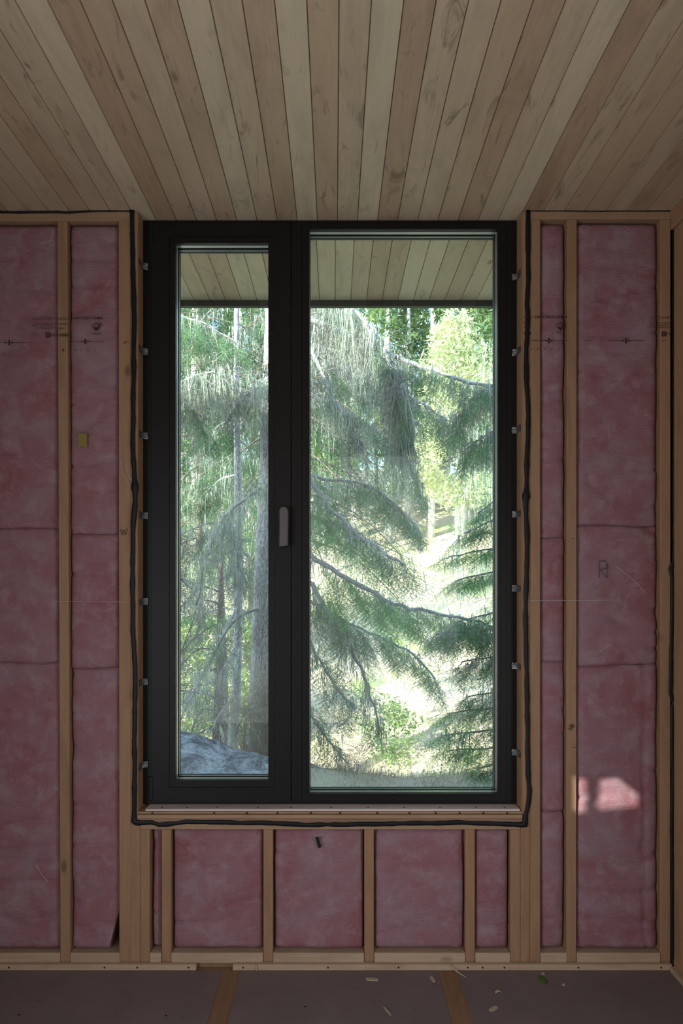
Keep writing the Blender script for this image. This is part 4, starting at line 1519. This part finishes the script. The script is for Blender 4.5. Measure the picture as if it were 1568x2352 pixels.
# ---- whole conifers further back
def conifer(name, label, px, dist, h, rad, n, seed, mat='needle', bmat='bark_brown', z0=0.6, droop=1.0, lich=0, tsc=.42, group=None, tr=.12, up=-.15, lmat='lichen', coarse=True, dens=.8, blen=.5):
    x = X(px, dist)
    zb = gz(x, dist)
    r = np.random.default_rng(seed)
    t = empty(name, (x, dist, zb))
    tag(t, label, 'tree', group)
    MB().tube([(x, dist, zb - .1), (x + .05, dist, zb + h * .5), (x, dist, zb + h)], [tr, tr * .65, .01], 10).build('trunk', M[bmat], t, smooth=True)
    fol, lic, dd, lim = Acc(), Acc(), Acc(), MB()
    for k in range(n):
        f = z0 / h + (1 - z0 / h) * (k + r.random()) / n
        a = k * 2.399 + r.normal(0, .2)
        L = rad * (1 - f) ** .75 * r.uniform(.75, 1.1) + .25
        p = np.array([x, dist, zb + h * f])
        d = np.array([math.cos(a), math.sin(a), up])
        m_ = max(2, int(L / .16))
        pts_ = [p]
        for j in range(m_):
            d = d + np.array([0, 0, -.05]) + r.normal(0, .03, 3)
            d /= np.linalg.norm(d)
            pts_.append(pts_[-1] + d * L / m_)
            q = pts_[-1]
            hh = np.cross(d, (0, 0, 1.0)); hh /= np.linalg.norm(hh)
            nb = 2 if j > 0 else 1
            for s in (-1, 1):
                if r.random() > dens:
                    continue
                e = d * .6 + hh * s * r.uniform(.4, 1) + np.array([0, 0, -droop * r.uniform(.2, .9)])
                e /= np.linalg.norm(e)
                put(fol, TWC[r.integers(4)], q, e, tsc * r.uniform(.7, 1.2), r.uniform(-.6, .6))
                if droop > .8:
                    put(fol, TWC[r.integers(4)], q + e * tsc * .6, np.array([e[0] * .4, e[1] * .4, -1.0]), tsc * r.uniform(.6, 1.1), r.uniform(-1.5, 1.5))
            if lich and r.random() < lich:
                for _ in range(5):
                    strand(lic, q + r.normal(0, .06, 3), r.uniform(.15, .6), r, wd=.006)
        lim.tube([tuple(v) for v in pts_], [.022 * (1 - .8 * j / m_) * (tr / .12) for j in range(m_ + 1)], 4, cap=False)
    b_ = lim.build('branches', M[bmat], t)
    b_['kind'] = 'stuff'
    soup('foliage', fol.arr(), M[mat], t)
    if lic.a:
        soup('lichen', lic.arr(), M[lmat], t)
    return t


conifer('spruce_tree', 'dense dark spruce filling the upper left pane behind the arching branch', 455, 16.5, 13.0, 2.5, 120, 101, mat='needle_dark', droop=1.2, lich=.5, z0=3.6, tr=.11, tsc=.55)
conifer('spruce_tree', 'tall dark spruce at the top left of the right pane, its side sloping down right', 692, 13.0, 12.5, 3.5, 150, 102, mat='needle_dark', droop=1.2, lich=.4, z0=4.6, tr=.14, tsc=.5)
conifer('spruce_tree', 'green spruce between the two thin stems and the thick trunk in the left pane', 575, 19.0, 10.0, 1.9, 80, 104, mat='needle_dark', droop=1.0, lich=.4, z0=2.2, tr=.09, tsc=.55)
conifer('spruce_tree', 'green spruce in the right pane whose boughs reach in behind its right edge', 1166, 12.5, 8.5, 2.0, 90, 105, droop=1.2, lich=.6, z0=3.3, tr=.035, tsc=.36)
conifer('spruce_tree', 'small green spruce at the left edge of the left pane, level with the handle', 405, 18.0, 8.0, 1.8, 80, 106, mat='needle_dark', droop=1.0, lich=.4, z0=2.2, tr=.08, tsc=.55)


# ---- leafy things
def blob(acc, c, rad, n, sz, r, squash=1.0):
    P = r.normal(0, 1, (n, 3)); P /= np.linalg.norm(P, axis=1)[:, None]
    P *= (r.random(n) ** .45)[:, None] * rad
    P[:, 2] *= squash
    P += np.array(c)
    d1 = r.normal(0, 1, (n, 3)) * sz
    d2 = r.normal(0, 1, (n, 3)) * sz * .7
    acc.add(np.stack([P, P + d1, P + d2], 1))


def leafy_tree(name, label, px, dist, h, cw, n, seed, mat='leaf_bright', bark_='bark_pale', sz=.10, z0=.35, group=None, tr=.10, ntr=1, cat='tree'):
    x = X(px, dist); zb = gz(x, dist)
    r = np.random.default_rng(seed)
    t = empty(name, (x, dist, zb))
    tag(t, label, cat, group)
    mb = MB()
    for k in range(ntr):
        dx = r.uniform(-.3, .3) * (k > 0)
        mb.tube([(x + dx, dist, zb - .1), (x + dx + r.uniform(-.1, .1), dist, zb + h * .5), (x + dx * 1.5, dist, zb + h * .95)], [tr, tr * .7, tr * .2], 8)
    mb.build('trunk', M[bark_], t, smooth=True)
    acc = Acc()
    nb = max(6, int(n / 160))
    for k in range(nb):
        f = z0 + (1 - z0) * (k + .5) / nb
        wr = cw * math.sin(math.pi * min(1, .12 + .88 * (f - z0) / (1 - z0)) ** .8) + .15
        a = r.uniform(0, 6.28)
        q = r.random() ** .5 * wr
        blob(acc, (x + math.cos(a) * q, dist + math.sin(a) * q, zb + h * f), .28 * cw + .25, 160, sz, r, .8)
    soup('foliage', acc.arr(), M[mat], t)
    return t


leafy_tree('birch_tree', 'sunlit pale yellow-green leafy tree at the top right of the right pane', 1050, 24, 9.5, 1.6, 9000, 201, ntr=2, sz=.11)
leafy_tree('birch_tree', 'pale leafy tree peeping between the dark spruces at the top left of the right pane', 745, 26, 10, 1.3, 6000, 202, mat='shrub')
leafy_tree('aspen_tree', 'green leafy tree with pale trunk at the top right corner of the right pane', 1135, 28, 12.0, 1.6, 8000, 203, mat='needle_far', z0=.32, tr=.14, sz=.12)
leafy_tree('bush', 'tall bright yellow-green bush in the lower left pane behind bare twigs', 440, 15, 2.7, 1.3, 7000, 204, mat='shrub', z0=.05, sz=.06, tr=.03, cat='bush')
leafy_tree('bush', 'bright green bush seen between the trunks in the lower left pane', 560, 15.5, 2.4, 1.1, 5000, 205, mat='shrub', z0=.05, sz=.06, tr=.03, cat='bush')
leafy_tree('bush', 'green bush behind the drooping lichened bough in the right pane', 893, 14.5, 1.15, .42, 1600, 206, mat='shrub', z0=.05, sz=.05, tr=.02, cat='bush')
leafy_tree('bush', 'low green plant at the foot of the sunny slope, bottom of the right pane', 990, 12.3, .30, .55, 500, 209, mat='shrub', z0=.05, sz=.04, tr=.012, cat='bush')

# ---- pine forest at the far edge of the meadow
r = np.random.default_rng(55)
k = 0
for row, (dist, step) in enumerate(((30, 1.15), (34, 1.25), (39, 1.4), (46, 1.7))):
    x = -11.0 - row * 2
    while x < 11 + row * 2:
        xx = x + r.uniform(-.4, .4)
        dd_ = dist + r.uniform(-1.3, 1.3)
        h = r.uniform(12, 16)
        zb = gz(xx, dd_)
        t = empty('pine_tree', (xx, dd_, zb))
        if row == 0:
            tag(t, 'tall pine with bare pale trunk standing at the far edge of the sunny slope', 'tree', 'front row of far pines')
        else:
            tag(t, 'tall pine deeper in the far forest behind the front row of pale trunks', 'tree', 'deeper rows of far pines')
        rr = r.uniform(.10, .19)
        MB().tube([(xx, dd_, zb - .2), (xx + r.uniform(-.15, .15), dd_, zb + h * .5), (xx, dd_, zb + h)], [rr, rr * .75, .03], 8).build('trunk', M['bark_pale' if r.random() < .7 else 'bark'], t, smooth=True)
        acc = Acc()
        lo = r.uniform(.10, .24)
        for j in range(26):
            f = lo + (1 - lo) * (j + .5) / 26
            a = r.uniform(0, 6.28)
            q = r.uniform(.2, 1.5) * (1.05 - f) ** .6
            blob(acc, (xx + math.cos(a) * q, dd_ + math.sin(a) * q, zb + h * f), .62, 46, .17, r, .55)
        soup('foliage', acc.arr(), M['needle_far' if r.random() < .75 else 'shrub'], t)
        x += step * r.uniform(.75, 1.25)
        k += 1

# ---- dry grass on the mound and dry brush at the foot of the trunk
r = np.random.default_rng(77)
acc = Acc()


def blade(acc, x, y, h, wd):
    z = gz(x, y) - .01
    ln = r.normal(0, .35, 2)
    a = r.uniform(0, math.pi)
    s = np.array([math.cos(a), math.sin(a), 0]) * wd
    p0 = np.array([x, y, z]); p1 = p0 + np.array([ln[0] * h * .35, ln[1] * h * .35, h * .6]); p2 = p0 + np.array([ln[0] * h, ln[1] * h, h * r.uniform(.75, 1)])
    acc.add(np.array([[p0 - s, p0 + s, p1 + s * .6], [p0 - s, p1 + s * .6, p1 - s * .6], [p1 - s * .6, p1 + s * .6, p2]]))


for _ in range(15000):
    x = r.uniform(-.45, 3.2); y = r.uniform(4.8, 6.7)
    if x < 0 and r.random() < .4:
        continue
    cl = mnoise.noise(Vector((x * 2.5, y * 2.5, 9)))
    blade(acc, x, y, max(.02, r.uniform(.03, .10) + .06 * cl), .0022)
for _ in range(1600):
    x = r.uniform(-3.5, -.4); y = r.uniform(5.3, 6.5)
    if mnoise.noise(Vector((x * 2.5, y * 2.5, 19))) > .12:
        blade(acc, x, y, r.uniform(.05, .13), .002)
tag(soup('dry_grass', acc.arr(), M['dry']), 'fine grey-brown dry grass on the mound outside the window', 'grass')
acc = Acc()
for _ in range(420):
    a = r.uniform(0, 6.28); q = r.random() ** .5 * .32
    x = X(606, 6.9) + math.cos(a) * q; y = 6.85 + math.sin(a) * .25 * r.random()
    blade(acc, x, y, r.uniform(.2, .8) * (1 - q * 1.2), .003)
for k_ in range(60):
    dead(acc, np.array([X(604, 6.9) + r.uniform(-.2, .25), 6.85 + r.uniform(-.1, .1), gz(-.7, 6.85) + r.uniform(.0, .5)]), np.array([r.normal(0, .4), 0, 1.0]), r.uniform(.3, .6), r)
tag(soup('dry_brush', acc.arr(), M['dry']), 'pale dry brush piled at the foot of the thick trunk', 'brush')
acc = Acc()
for _ in range(9000):
    x = r.uniform(-1, 4.5); y = r.uniform(10.5, 17)
    blade(acc, x, y, r.uniform(.05, .22), .006)
tag(soup('dry_grass', acc.arr(), M['dry']), 'sunlit pale straw grass on the slope beyond the mound', 'grass')
